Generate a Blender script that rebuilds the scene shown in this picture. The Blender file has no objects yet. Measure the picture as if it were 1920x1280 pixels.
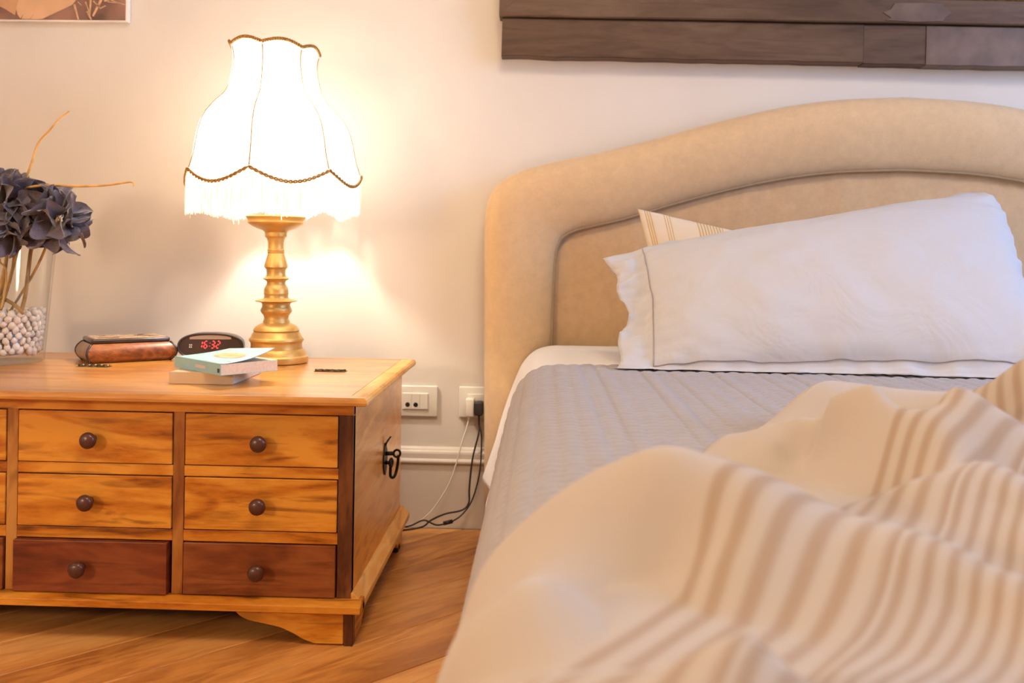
import bpy, bmesh, math, random
import numpy as np
from mathutils import Vector, Matrix, noise

random.seed(7)
S = bpy.context.scene
C = S.collection

# ------------------------------------------------------------------ camera
F = 1760.0                                   # focal length in pixels of the 1920x1280 frame
CAM = Vector((0.0, 0.0, 0.726))
YAW = math.atan(57.0 / F)
ROLL = 0.0157
PY = 479.0                                   # image row of the optical axis (lens shift)
FWD = Vector((-math.sin(YAW), math.cos(YAW), 0))
R0 = Vector((math.cos(YAW), math.sin(YAW), 0))
U0 = Vector((0, 0, 1))
RIGHT = R0 * math.cos(ROLL) + U0 * math.sin(ROLL)
UP = U0 * math.cos(ROLL) - R0 * math.sin(ROLL)
cam = bpy.data.cameras.new('camera')
camo = bpy.data.objects.new('camera', cam)
C.objects.link(camo)
camo.matrix_world = Matrix(((RIGHT.x, UP.x, -FWD.x, CAM.x), (RIGHT.y, UP.y, -FWD.y, CAM.y),
                            (RIGHT.z, UP.z, -FWD.z, CAM.z), (0, 0, 0, 1)))
cam.sensor_width = 36.0
cam.lens = F / 1920 * 36.0
cam.shift_y = -(640 - PY) / 1920.0
cam.clip_start = 0.02
cam.dof.use_dof = True
cam.dof.focus_distance = 1.75
cam.dof.aperture_fstop = 5.2
S.camera = camo


def ray(px, py):
    return FWD + RIGHT * ((px - 960) / F) - UP * ((py - PY) / F)


def at(px, py, Y):
    d = ray(px, py)
    return CAM + d * ((Y - CAM.y) / d.y)


def atz(px, py, z):
    d = ray(px, py)
    return CAM + d * ((z - CAM.z) / d.z)


# ------------------------------------------------------------------ world, lights, exposure
S.view_settings.view_transform = 'Standard'
S.view_settings.look = 'None'
S.view_settings.gamma = 1.0
S.view_settings.use_curve_mapping = False
S.view_settings.exposure = 0.40
S.cycles.max_bounces = 6
S.cycles.diffuse_bounces = 3
S.cycles.adaptive_threshold = 0.05
S.cycles.use_light_tree = False
S.cycles.glossy_bounces = 2
S.cycles.transparent_max_bounces = 10
S.cycles.caustics_reflective = False
S.cycles.caustics_refractive = False
W = bpy.data.worlds.new('world')
S.world = W
W.use_nodes = True
W.node_tree.nodes['Background'].inputs[0].default_value = (0.62, 0.76, 1.0, 1)
W.node_tree.nodes['Background'].inputs[1].default_value = 1.0


def area(name, loc, target, sx, sy, energy, col):
    l = bpy.data.lights.new(name, 'AREA')
    l.shape = 'RECTANGLE'
    l.size = sx
    l.size_y = sy
    l.energy = energy
    l.color = col
    o = bpy.data.objects.new(name, l)
    C.objects.link(o)
    o.location = loc
    o.rotation_euler = (Vector(target) - Vector(loc)).to_track_quat('-Z', 'Y').to_euler()
    return o


# daylight assumed to enter by an unseen window in the right-hand wall
area('assumed_window_daylight', (2.86, 0.95, 1.6), (0.6, 1.2, 0.7), 1.7, 1.4, 52, (0.36, 0.56, 1.0))
# warm fill light added near the ceiling, no lamp is built there
area('ceiling_fill_light', (0.25, 0.55, 2.68), (0.25, 0.55, 0), 0.7, 0.7, 26, (1.0, 0.78, 0.54))
# warm point light assumed on the unseen left, with no lamp modelled
pl = bpy.data.lights.new('assumed_left_light', 'POINT')
pl.energy = 50
pl.color = (1.0, 0.72, 0.45)
pl.shadow_soft_size = 0.14
plo = bpy.data.objects.new('assumed_left_light', pl)
C.objects.link(plo)
plo.location = (-1.80, -0.3, 1.05)
BULB_STRENGTH = 420.0


# ------------------------------------------------------------------ materials
def new_mat(name):
    m = bpy.data.materials.new(name)
    m.use_nodes = True
    return m, m.node_tree.nodes, m.node_tree.links, m.node_tree.nodes['Principled BSDF']


def plain(name, col, rough=0.6, metal=0.0, var=0.08, vscale=8.0, bump=0.0, bscale=60.0, spec=0.5, sheen=0.0, emit=None, estr=0):
    m, n, l, p = new_mat(name)
    p.inputs['Roughness'].default_value = rough
    p.inputs['Metallic'].default_value = metal
    p.inputs['Specular IOR Level'].default_value = spec
    if sheen:
        p.inputs['Sheen Weight'].default_value = sheen
        p.inputs['Sheen Roughness'].default_value = 0.5
    tc = n.new('ShaderNodeTexCoord')
    no = n.new('ShaderNodeTexNoise')
    no.inputs['Scale'].default_value = vscale
    no.inputs['Detail'].default_value = 3
    l.new(tc.outputs['Object'], no.inputs['Vector'])
    r = n.new('ShaderNodeValToRGB')
    r.color_ramp.elements[0].position = 0.3
    r.color_ramp.elements[1].position = 0.7
    r.color_ramp.elements[0].color = tuple(max(0, c * (1 - var)) for c in col) + (1,)
    r.color_ramp.elements[1].color = tuple(min(1, c * (1 + var)) for c in col) + (1,)
    l.new(no.outputs['Fac'], r.inputs['Fac'])
    l.new(r.outputs['Color'], p.inputs['Base Color'])
    if bump:
        nb = n.new('ShaderNodeTexNoise')
        nb.inputs['Scale'].default_value = bscale
        nb.inputs['Detail'].default_value = 2
        l.new(tc.outputs['Object'], nb.inputs['Vector'])
        b = n.new('ShaderNodeBump')
        b.inputs['Strength'].default_value = bump
        b.inputs['Distance'].default_value = 0.002
        l.new(nb.outputs['Fac'], b.inputs['Height'])
        l.new(b.outputs['Normal'], p.inputs['Normal'])
    if emit:
        p.inputs['Emission Color'].default_value = emit + (1,)
        p.inputs['Emission Strength'].default_value = estr
    return m


def wood(name, dark, mid, light, axis='x', rough=0.4, scale=1.0, contrast=1.0, coat=0.04, streak=0.6):
    """grain running along one object axis, shifted for every piece"""
    m, n, l, p = new_mat(name)
    p.inputs['Roughness'].default_value = rough
    p.inputs['Coat Weight'].default_value = coat
    p.inputs['Specular IOR Level'].default_value = 0.3
    p.inputs['Coat Roughness'].default_value = 0.25
    tc = n.new('ShaderNodeTexCoord')
    oi = n.new('ShaderNodeObjectInfo')
    mul = n.new('ShaderNodeMath'); mul.operation = 'MULTIPLY'; mul.inputs[1].default_value = 37.0
    l.new(oi.outputs['Random'], mul.inputs[0])
    add = n.new('ShaderNodeVectorMath'); add.operation = 'ADD'
    l.new(tc.outputs['Object'], add.inputs[0])
    l.new(mul.outputs[0], add.inputs[1])
    mp = n.new('ShaderNodeMapping')
    sc = {'x': (0.22, 1, 1), 'y': (1, 0.22, 1), 'z': (1, 1, 0.22)}
    if axis == 'd':
        mp0 = n.new('ShaderNodeMapping')
        mp0.inputs['Rotation'].default_value = (0, 0, -math.pi / 4)
        l.new(add.outputs[0], mp0.inputs['Vector'])
        l.new(mp0.outputs[0], mp.inputs['Vector'])
        mp.inputs['Scale'].default_value = sc['x']
    else:
        l.new(add.outputs[0], mp.inputs['Vector'])
        mp.inputs['Scale'].default_value = sc[axis]
    n1 = n.new('ShaderNodeTexNoise')
    n1.inputs['Scale'].default_value = 9.0 * scale
    n1.inputs['Detail'].default_value = 3
    n1.inputs['Distortion'].default_value = 1.2
    l.new(mp.outputs[0], n1.inputs['Vector'])
    # rings: noise folded several times
    m1 = n.new('ShaderNodeMath'); m1.operation = 'MULTIPLY'; m1.inputs[1].default_value = 26.0
    l.new(n1.outputs['Fac'], m1.inputs[0])
    sn = n.new('ShaderNodeMath'); sn.operation = 'SINE'
    l.new(m1.outputs[0], sn.inputs[0])
    n2 = n.new('ShaderNodeTexNoise')
    n2.inputs['Scale'].default_value = 90.0 * scale
    n2.inputs['Detail'].default_value = 4
    n2.inputs['Roughness'].default_value = 0.65
    l.new(mp.outputs[0], n2.inputs['Vector'])
    n3 = n.new('ShaderNodeTexNoise')
    n3.inputs['Scale'].default_value = 5.0 * scale
    n3.inputs['Detail'].default_value = 2
    l.new(mp.outputs[0], n3.inputs['Vector'])
    a = n.new('ShaderNodeMath'); a.operation = 'MULTIPLY_ADD'
    a.inputs[1].default_value = 0.13 * contrast
    l.new(sn.outputs[0], a.inputs[0])
    l.new(n3.outputs['Fac'], a.inputs[2])
    b = n.new('ShaderNodeMath'); b.operation = 'MULTIPLY_ADD'
    b.inputs[1].default_value = 0.45 * contrast
    l.new(n2.outputs['Fac'], b.inputs[0])
    l.new(a.outputs[0], b.inputs[2])
    r = n.new('ShaderNodeValToRGB')
    e = r.color_ramp.elements
    e[0].position = 0.42; e[0].color = dark + (1,)
    e[1].position = 1.02; e[1].color = light + (1,)
    k = e.new(0.68); k.color = mid + (1,)
    l.new(b.outputs[0], r.inputs['Fac'])
    mp4 = n.new('ShaderNodeVectorMath'); mp4.operation = 'MULTIPLY'
    sc4 = {'x': (.5, 1, 1), 'y': (1, .5, 1), 'z': (1, 1, .5), 'd': (.5, 1, 1)}[axis]
    mp4.inputs[1].default_value = sc4
    l.new(mp.outputs[0], mp4.inputs[0])
    n4 = n.new('ShaderNodeTexNoise')
    n4.inputs['Scale'].default_value = 30.0 * scale
    n4.inputs['Detail'].default_value = 3
    n4.inputs['Distortion'].default_value = 2.2
    l.new(mp4.outputs[0], n4.inputs['Vector'])
    r4 = n.new('ShaderNodeValToRGB')
    r4.color_ramp.elements[0].position = .30
    r4.color_ramp.elements[0].color = (.42, .34, .28, 1)
    r4.color_ramp.elements[1].position = .47
    r4.color_ramp.elements[1].color = (1, 1, 1, 1)
    l.new(n4.outputs['Fac'], r4.inputs['Fac'])
    vk = n.new('ShaderNodeTexVoronoi')
    vk.inputs['Scale'].default_value = 3.4 * scale
    mpk = n.new('ShaderNodeVectorMath'); mpk.operation = 'MULTIPLY'
    mpk.inputs[1].default_value = {'x': (2.2, 1, 1.3), 'y': (1, 2.2, 1.3), 'z': (1.3, 1, 2.2), 'd': (2.2, 1.3, 1)}[axis]
    l.new(mp.outputs[0], mpk.inputs[0])
    l.new(mpk.outputs[0], vk.inputs['Vector'])
    rk = n.new('ShaderNodeValToRGB')
    rk.color_ramp.elements[0].position = .03
    rk.color_ramp.elements[0].color = (.30, .22, .18, 1)
    rk.color_ramp.elements[1].position = .085
    rk.color_ramp.elements[1].color = (1, 1, 1, 1)
    l.new(vk.outputs['Distance'], rk.inputs['Fac'])
    mxa = n.new('ShaderNodeMix'); mxa.data_type = 'RGBA'; mxa.blend_type = 'MULTIPLY'
    mxa.inputs['Factor'].default_value = min(1.0, streak)
    l.new(r.outputs['Color'], mxa.inputs['A']); l.new(r4.outputs['Color'], mxa.inputs['B'])
    mxb = n.new('ShaderNodeMix'); mxb.data_type = 'RGBA'; mxb.blend_type = 'MULTIPLY'
    mxb.inputs['Factor'].default_value = min(1.0, streak * .8)
    l.new(mxa.outputs['Result'], mxb.inputs['A']); l.new(rk.outputs['Color'], mxb.inputs['B'])
    l.new(mxb.outputs['Result'], p.inputs['Base Color'])
    bp = n.new('ShaderNodeBump')
    bp.inputs['Strength'].default_value = 0.15
    bp.inputs['Distance'].default_value = 0.001
    l.new(n2.outputs['Fac'], bp.inputs['Height'])
    l.new(bp.outputs['Normal'], p.inputs['Normal'])
    return m


def fabric(name, col, weave=900.0, rough=0.9, bump=0.3, var=0.06, sheen=0.2, crease=0.0):
    m, n, l, p = new_mat(name)
    p.inputs['Roughness'].default_value = rough
    p.inputs['Specular IOR Level'].default_value = 0.15
    p.inputs['Sheen Weight'].default_value = sheen
    tc = n.new('ShaderNodeTexCoord')
    no = n.new('ShaderNodeTexNoise')
    no.inputs['Scale'].default_value = 40
    no.inputs['Detail'].default_value = 4
    no.inputs['Roughness'].default_value = 0.75
    l.new(tc.outputs['Object'], no.inputs['Vector'])
    r = n.new('ShaderNodeValToRGB')
    r.color_ramp.elements[0].position = 0.3
    r.color_ramp.elements[1].position = 0.7
    r.color_ramp.elements[0].color = tuple(max(0, c * (1 - var)) for c in col) + (1,)
    r.color_ramp.elements[1].color = tuple(min(1, c * (1 + var)) for c in col) + (1,)
    l.new(no.outputs['Fac'], r.inputs['Fac'])
    l.new(r.outputs['Color'], p.inputs['Base Color'])
    n2 = n.new('ShaderNodeTexNoise')
    n2.inputs['Scale'].default_value = weave
    n2.inputs['Detail'].default_value = 2
    l.new(tc.outputs['Object'], n2.inputs['Vector'])
    b = n.new('ShaderNodeBump')
    b.inputs['Strength'].default_value = bump
    b.inputs['Distance'].default_value = 0.001
    l.new(n2.outputs['Fac'], b.inputs['Height'])
    out = b
    if crease:
        n3 = n.new('ShaderNodeTexNoise')
        n3.inputs['Scale'].default_value = 9
        n3.inputs['Detail'].default_value = 3
        n3.inputs['Distortion'].default_value = 0.8
        l.new(tc.outputs['Object'], n3.inputs['Vector'])
        b2 = n.new('ShaderNodeBump')
        b2.inputs['Strength'].default_value = crease
        b2.inputs['Distance'].default_value = 0.02
        l.new(n3.outputs['Fac'], b2.inputs['Height'])
        l.new(b.outputs['Normal'], b2.inputs['Normal'])
        out = b2
    l.new(out.outputs['Normal'], p.inputs['Normal'])
    return m


M = {}
M['wall'] = plain('wall_plaster', (0.73, 0.69, 0.625), 0.75, var=0.03, vscale=3, bump=0.08, bscale=25, spec=0.25)
M['ceiling'] = plain('ceiling_plaster', (0.80, 0.76, 0.70), 0.9, var=0.03)
M['baseboard'] = plain('baseboard_paint', (0.72, 0.66, 0.58), 0.45, var=0.03)
M['plank'] = wood('floor_oak', (0.42, 0.155, 0.034), (0.70, 0.31, 0.080), (0.82, 0.44, 0.14), 'd', 0.36, 1.3, 0.6, 0.2, 0.3)
M['floor'] = plain('subfloor_dark', (0.10, 0.05, 0.02), 0.8)
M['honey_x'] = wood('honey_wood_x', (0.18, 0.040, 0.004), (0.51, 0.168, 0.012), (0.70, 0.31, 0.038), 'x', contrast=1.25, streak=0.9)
M['honey_y'] = wood('honey_wood_y_lit', (0.48, 0.17, 0.03), (0.80, 0.38, 0.085), (0.88, 0.52, 0.18), 'y', streak=0.5)  # lightened beyond the front wood to paint in light on the side
M['side_y'] = wood('side_panel_wood_lit', (0.48, 0.17, 0.03), (0.80, 0.38, 0.085), (0.88, 0.52, 0.18), 'y', 0.36, 1.0, 0.8, 1.0, 0.35)  # lighter wood, lightened further to stand in for light on the side
M['side_y'].node_tree.nodes['Principled BSDF'].inputs['Coat Tint'].default_value = (1.0, 0.86, 0.66, 1)
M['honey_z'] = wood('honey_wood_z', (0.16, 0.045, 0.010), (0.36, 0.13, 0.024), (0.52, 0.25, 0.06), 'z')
M['top_x'] = wood('lid_wood', (0.38, 0.135, 0.024), (0.62, 0.27, 0.054), (0.74, 0.40, 0.11), 'x', 0.28, 1.0, 0.6, 0.7, 0.25)
M['red_x'] = wood('red_brown_wood', (0.09, 0.018, 0.006), (0.19, 0.040, 0.011), (0.27, 0.075, 0.022), 'x', 0.4)
M['red2_x'] = wood('red_wood', (0.075, 0.017, 0.006), (0.19, 0.048, 0.012), (0.30, 0.095, 0.026), 'x', 0.38)
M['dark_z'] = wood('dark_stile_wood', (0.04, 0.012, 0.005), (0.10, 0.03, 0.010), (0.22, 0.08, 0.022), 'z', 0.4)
M['knob'] = plain('knob_wood', (0.085, 0.026, 0.016), 0.3, var=0.3, vscale=40, spec=0.5)
M['gap'] = plain('gap_shade', (0.012, 0.006, 0.004), 0.9)  # near-black colour standing in for shade in gaps and holes
M['iron'] = plain('black_iron', (0.025, 0.022, 0.02), 0.42, 0.8, 0.4, 60, 0.3, 120)
M['old_brass'] = plain('tarnished_brass', (0.14, 0.10, 0.05), 0.4, 0.8, 0.5, 120)
M['gold'] = plain('gold_lamp_metal', (0.60, 0.37, 0.11), 0.40, 0.5, 0.15, 20, spec=0.5)
M['braid'] = plain('gold_braid', (0.36, 0.19, 0.035), 0.5, 0.25, 0.5, 300)
M['white_plastic'] = plain('white_plastic', (0.80, 0.78, 0.70), 0.35, var=0.01)
M['black_plastic'] = plain('black_plastic', (0.025, 0.022, 0.022), 0.4, var=0.1)
M['clock_body'] = plain('clock_plastic', (0.035, 0.025, 0.025), 0.3, var=0.1)
M['clock_face'] = plain('clock_face', (0.05, 0.035, 0.035), 0.25, var=0.05)
M['clock_strip'] = plain('clock_silver', (0.42, 0.33, 0.28), 0.35, var=0.05)
M['red_led'] = plain('red_led', (0.3, 0.01, 0.01), 0.5, emit=(1.0, 0.05, 0.05), estr=2.0)
M['mark_white'] = plain('white_mark', (0.8, 0.8, 0.8), 0.5)
M['linen'] = fabric('beige_linen', (0.66, 0.475, 0.28), 700, 0.9, 0.5, 0.07, 0.25)
M['linen_panel'] = fabric('beige_linen_panel', (0.60, 0.41, 0.235), 700, 0.9, 0.5, 0.08, 0.2)
M['piping'] = fabric('piping_linen', (0.40, 0.28, 0.16), 900, 0.9, 0.3)
M['sheet'] = fabric('white_sheet', (0.80, 0.79, 0.80), 1200, 0.85, 0.1, 0.015, 0.1, 0.08)
M['pillow'] = fabric('white_pillowcase', (0.57, 0.555, 0.565), 1200, 0.85, 0.1, 0.012, 0.1, 0.3)
M['stitch'] = fabric('taupe_thread', (0.40, 0.33, 0.30), 900, 0.9, 0.3)
M['quilt'] = fabric('grey_lilac_quilt', (0.38, 0.352, 0.355), 900, 0.85, 0.2, 0.04, 0.15)
M['mattress'] = fabric('mattress_ticking', (0.75, 0.74, 0.72))
M['pages'] = plain('book_pages', (0.80, 0.64, 0.48), 0.85, var=0.08, vscale=200)
M['cover_blue'] = plain('pale_blue_cover', (0.30, 0.52, 0.58), 0.5, var=0.05, vscale=30)
M['cover_grey'] = plain('grey_cover', (0.62, 0.46, 0.30), 0.6, var=0.05)
M['cover_spot'] = plain('orange_print', (0.85, 0.42, 0.20), 0.5, var=0.25, vscale=60)
M['cover_print'] = plain('pink_print', (0.60, 0.52, 0.56), 0.5)
M['ink'] = plain('dark_ink', (0.02, 0.05, 0.07), 0.5)
M['box_wood'] = wood('box_rosewood', (0.12, 0.03, 0.008), (0.27, 0.085, 0.022), (0.40, 0.15, 0.045), 'x', 0.3, 2.0, 0.7, 0.3)
M['box_end'] = wood('box_end_sheen', (0.26, 0.15, 0.09), (0.40, 0.25, 0.16), (0.50, 0.33, 0.22), 'y', 0.35, 2.0, 0.4, 0.3, 0.1)  # pale greyish tone paints the wall's reflection on the glossy ends
M['box_dark'] = plain('box_dark_edge', (0.045, 0.026, 0.022), 0.22, var=0.2, vscale=40)
M['box_top'] = plain('box_lid_lacquer', (0.42, 0.27, 0.15), 0.22, var=0.25, vscale=60)
M['petal'] = plain('dark_purple_petal', (0.115, 0.090, 0.115), 0.36, var=0.40, vscale=25, sheen=0.6)
M['twig'] = plain('golden_twig', (0.74, 0.43, 0.13), 0.6, var=0.25, vscale=40)
M['twig_dark'] = plain('brown_twig', (0.42, 0.26, 0.09), 0.7, var=0.3, vscale=40)
M['pebble'] = plain('white_pebble', (0.92, 0.84, 0.76), 0.55, var=0.08, vscale=60)
M['frame_wood'] = wood('patinated_metal_wood', (0.075, 0.042, 0.024), (0.13, 0.078, 0.046), (0.19, 0.125, 0.08), 'x', 0.55, 1.2, 0.45, 0.0, 0.3)
M['frame_gold'] = plain('ornate_gold', (0.30, 0.17, 0.05), 0.4, 0.6, 0.6, 90, 0.8, 60)
M['frame_plate'] = plain('worn_metal_plate', (0.15, 0.095, 0.065), 0.5, 0.2, 0.3, 14, 0.2, 40)
M['photo_bg'] = plain('photo_background', (0.20, 0.105, 0.075), 0.5, var=0.7, vscale=9)
M['photo_skin'] = plain('photo_skin', (0.60, 0.33, 0.17), 0.5, var=0.12, vscale=14)
M['photo_skin2'] = plain('photo_skin_light', (0.68, 0.42, 0.24), 0.5, var=0.12, vscale=14)
M['photo_straw'] = plain('photo_straw', (0.66, 0.40, 0.22), 0.5, var=0.3, vscale=60)
M['white_edge'] = plain('white_frame_edge', (0.86, 0.82, 0.76), 0.5)


def shade_mat(name, col, trans):
    m, n, l, p = new_mat(name)
    n.remove(p)
    out = n['Material Output']
    tr = n.new('ShaderNodeBsdfTranslucent')
    di = n.new('ShaderNodeBsdfDiffuse')
    no = n.new('ShaderNodeTexNoise')
    no.inputs['Scale'].default_value = 300
    r = n.new('ShaderNodeValToRGB')
    r.color_ramp.elements[0].color = tuple(c * 0.95 for c in col) + (1,)
    r.color_ramp.elements[1].color = col + (1,)
    l.new(no.outputs['Fac'], r.inputs['Fac'])
    l.new(r.outputs['Color'], tr.inputs['Color'])
    l.new(r.outputs['Color'], di.inputs['Color'])
    mx = n.new('ShaderNodeMixShader')
    mx.inputs[0].default_value = trans
    l.new(di.outputs[0], mx.inputs[1])
    l.new(tr.outputs[0], mx.inputs[2])
    l.new(mx.outputs[0], out.inputs['Surface'])
    return m


M['shade'] = shade_mat('cream_shade_silk', (0.72, 0.68, 0.62), 0.40)
M['fringe'] = shade_mat('cream_fringe', (0.92, 0.86, 0.76), 0.5)


def glass_mat():
    m, n, l, p = new_mat('clear_glass')
    n.remove(p)
    tr = n.new('ShaderNodeBsdfTransparent'); tr.inputs[0].default_value = (0.965, 0.965, 0.95, 1)
    gl = n.new('ShaderNodeBsdfGlossy')
    no = n.new('ShaderNodeTexNoise'); no.inputs['Scale'].default_value = 5
    mr = n.new('ShaderNodeMapRange'); mr.inputs[3].default_value = 0.02; mr.inputs[4].default_value = 0.08
    l.new(no.outputs['Fac'], mr.inputs[0]); l.new(mr.outputs[0], gl.inputs['Roughness'])
    lw = n.new('ShaderNodeLayerWeight')
    pw_ = n.new('ShaderNodeMath'); pw_.operation = 'POWER'; pw_.inputs[1].default_value = 3.0
    l.new(lw.outputs['Facing'], pw_.inputs[0])
    fr_n = n.new('ShaderNodeMath'); fr_n.operation = 'MULTIPLY_ADD'; fr_n.inputs[1].default_value = 0.6; fr_n.inputs[2].default_value = 0.035
    l.new(pw_.outputs[0], fr_n.inputs[0])
    mx = n.new('ShaderNodeMixShader')
    l.new(fr_n.outputs[0], mx.inputs[0]); l.new(tr.outputs[0], mx.inputs[1]); l.new(gl.outputs[0], mx.inputs[2])
    l.new(mx.outputs[0], n['Material Output'].inputs['Surface'])
    return m


M['glass'] = glass_mat()


def bulb_mat():
    m, n, l, p = new_mat('bulb_glow')
    p.inputs['Emission Color'].default_value = (1.0, 0.855, 0.71, 1)
    p.inputs['Emission Strength'].default_value = BULB_STRENGTH
    return m


M['bulb'] = bulb_mat()


def stripe_mat(name, base, stripe, attr, bands, bump=True):
    """bands: list of (start, end, period, duty) along the cloth coordinate held in a vertex attribute"""
    m, n, l, p = new_mat(name)
    p.inputs['Roughness'].default_value = 0.95
    p.inputs['Specular IOR Level'].default_value = 0.1
    p.inputs['Sheen Weight'].default_value = 0.25
    at_ = n.new('ShaderNodeAttribute'); at_.attribute_name = attr
    total = None

    def mt(op, a, b=None):
        x = n.new('ShaderNodeMath'); x.operation = op
        for i, v in enumerate((a, b)):
            if v is None: continue
            if isinstance(v, (int, float)): x.inputs[i].default_value = v
            else: l.new(v, x.inputs[i])
        return x.outputs[0]
    q = at_.outputs['Fac']
    for s0, s1, per, duty in bands:
        ph = mt('DIVIDE', mt('SUBTRACT', q, s0), per)
        fr = mt('FRACT', ph)
        d = mt('ABSOLUTE', mt('SUBTRACT', fr, 0.5))
        mr = n.new('ShaderNodeMapRange')
        mr.inputs[1].default_value = duty / 2 + 0.12
        mr.inputs[2].default_value = duty / 2 - 0.12
        l.new(d, mr.inputs[0])
        ins = mt('MULTIPLY', mt('GREATER_THAN', q, s0), mt('LESS_THAN', q, s1))
        v = mt('MULTIPLY', mr.outputs[0], ins)
        total = v if total is None else mt('MAXIMUM', total, v)
    mx = n.new('ShaderNodeMix'); mx.data_type = 'RGBA'
    mx.inputs['A'].default_value = base + (1,)
    mx.inputs['B'].default_value = stripe + (1,)
    l.new(total, mx.inputs['Factor'])
    l.new(mx.outputs['Result'], p.inputs['Base Color'])
    tc = n.new('ShaderNodeTexCoord')
    n2 = n.new('ShaderNodeTexNoise'); n2.inputs['Scale'].default_value = 500; n2.inputs['Detail'].default_value = 3
    l.new(tc.outputs['Object'], n2.inputs['Vector'])
    b = n.new('ShaderNodeBump'); b.inputs['Strength'].default_value = 0.25; b.inputs['Distance'].default_value = 0.001
    l.new(n2.outputs['Fac'], b.inputs['Height'])
    l.new(b.outputs['Normal'], p.inputs['Normal'])
    return m


M['duvet'] = stripe_mat('striped_duvet_cotton', (0.47, 0.395, 0.325), (0.37, 0.27, 0.19), 'q',
                        [(-0.268, -0.160, 0.0195, 0.46), (-0.160, -0.06, 0.0115, 0.46), (-0.02, 0.03, 0.0150, 0.4), (0.08, 0.20, 0.0195, 0.46), (0.27, 1.2, 0.0195, 0.46)])
M['stripe_pillow'] = stripe_mat('thin_striped_cotton', (0.74, 0.62, 0.46), (0.58, 0.36, 0.13), 'q',
                                [(0.012, 0.030, 0.0055, 0.5), (0.055, 0.075, 0.006, 0.35), (0.13, 0.19, 0.007, 0.45), (0.23, 0.60, 0.03, 0.2)])


# ------------------------------------------------------------------ object helpers
def smooth(me, on=True):
    me.polygons.foreach_set('use_smooth', [on] * len(me.polygons))


def wloc(o):
    v = Vector((0, 0, 0))
    while o is not None:
        v += o.location
        o = o.parent
    return v


def tag(o, label=None, cat=None, group=None, kind=None):
    if label: o['label'] = label
    if cat: o['category'] = cat
    if group: o['group'] = group
    if kind: o['kind'] = kind
    return o


def mesh_obj(name, verts, faces, mat, parent=None, sm=True, origin=None):
    """verts in world coordinates; the origin goes to the parent's place or to the base of the mesh"""
    vs = [Vector(v) for v in verts]
    if parent is not None:
        off = wloc(parent)
    elif origin is not None:
        off = Vector(origin)
    else:
        xs = [v.x for v in vs]; ys = [v.y for v in vs]; zs = [v.z for v in vs]
        off = Vector(((min(xs) + max(xs)) / 2, (min(ys) + max(ys)) / 2, min(zs)))
    me = bpy.data.meshes.new(name)
    me.from_pydata([tuple(v - off) for v in vs], [], faces)
    me.validate()
    me.update()
    if mat: me.materials.append(M[mat])
    smooth(me, sm)
    o = bpy.data.objects.new(name, me)
    C.objects.link(o)
    if parent is not None: o.parent = parent
    else: o.location = off
    return o


def bm_obj(name, bm, mat, parent=None, sm=False, origin=None):
    bm.verts.ensure_lookup_table()
    bm.verts.index_update()
    vs = [v.co.copy() for v in bm.verts]
    fs = [[v.index for v in f.verts] for f in bm.faces]
    bm.free()
    return mesh_obj(name, vs, fs, mat, parent, sm, origin)


def empty(name, loc, label, cat, group=None):
    o = bpy.data.objects.new(name, None)
    o.empty_display_size = 0.05
    C.objects.link(o)
    o.location = loc
    return tag(o, label, cat, group)


def box_bm(x0, x1, y0, y1, z0, z1, bev=0.0, seg=2):
    bm = bmesh.new()
    bmesh.ops.create_cube(bm, size=1)
    for v in bm.verts:
        v.co = Vector((x0 + (v.co.x + .5) * (x1 - x0), y0 + (v.co.y + .5) * (y1 - y0), z0 + (v.co.z + .5) * (z1 - z0)))
    if bev:
        bmesh.ops.bevel(bm, geom=list(bm.edges), offset=bev, segments=seg, affect='EDGES', profile=0.5)
    return bm


def box(name, x0, x1, y0, y1, z0, z1, mat, parent=None, bev=0.0, seg=2, sm=False, rot=None, piv=None):
    bm = box_bm(x0, x1, y0, y1, z0, z1, bev, seg)
    if rot is not None:
        for v in bm.verts:
            v.co = rot @ (v.co - piv) + piv
    return bm_obj(name, bm, mat, parent, sm)


def lathe_data(prof, cx, cy, seg=48, z0=0.0):
    vs, fs = [], []
    for r, z in prof:
        for k in range(seg):
            a = 2 * math.pi * k / seg
            vs.append(Vector((cx + r * math.cos(a), cy + r * math.sin(a), z0 + z)))
    n = len(prof)
    for i in range(n - 1):
        for k in range(seg):
            k2 = (k + 1) % seg
            fs.append((i * seg + k, i * seg + k2, (i + 1) * seg + k2, (i + 1) * seg + k))
    return vs, fs


def tube_data(pts, r, sides=8, caps=True, closed=False):
    pts = [Vector(p) for p in pts]
    n = len(pts)
    rr = r if isinstance(r, (list, tuple)) else [r] * n
    vs, fs = [], []
    prevn = None
    for i in range(n):
        if closed:
            t = (pts[(i + 1) % n] - pts[i - 1])
        else:
            t = pts[min(i + 1, n - 1)] - pts[max(i - 1, 0)]
        t.normalize()
        if prevn is None:
            a = Vector((0, 0, 1)) if abs(t.z) < 0.9 else Vector((1, 0, 0))
            nn = t.cross(a).normalized()
        else:
            nn = (prevn - t * prevn.dot(t))
            if nn.length < 1e-6: nn = t.orthogonal()
            nn.normalize()
        prevn = nn
        b = t.cross(nn)
        for k in range(sides):
            a = 2 * math.pi * k / sides
            vs.append(pts[i] + (nn * math.cos(a) + b * math.sin(a)) * rr[i])
    m = n if closed else n - 1
    for i in range(m):
        i2 = (i + 1) % n
        for k in range(sides):
            k2 = (k + 1) % sides
            fs.append((i * sides + k, i * sides + k2, i2 * sides + k2, i2 * sides + k))
    if caps and not closed:
        fs.append(tuple(range(sides - 1, -1, -1)))
        fs.append(tuple((n - 1) * sides + k for k in range(sides)))
    return vs, fs


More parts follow.
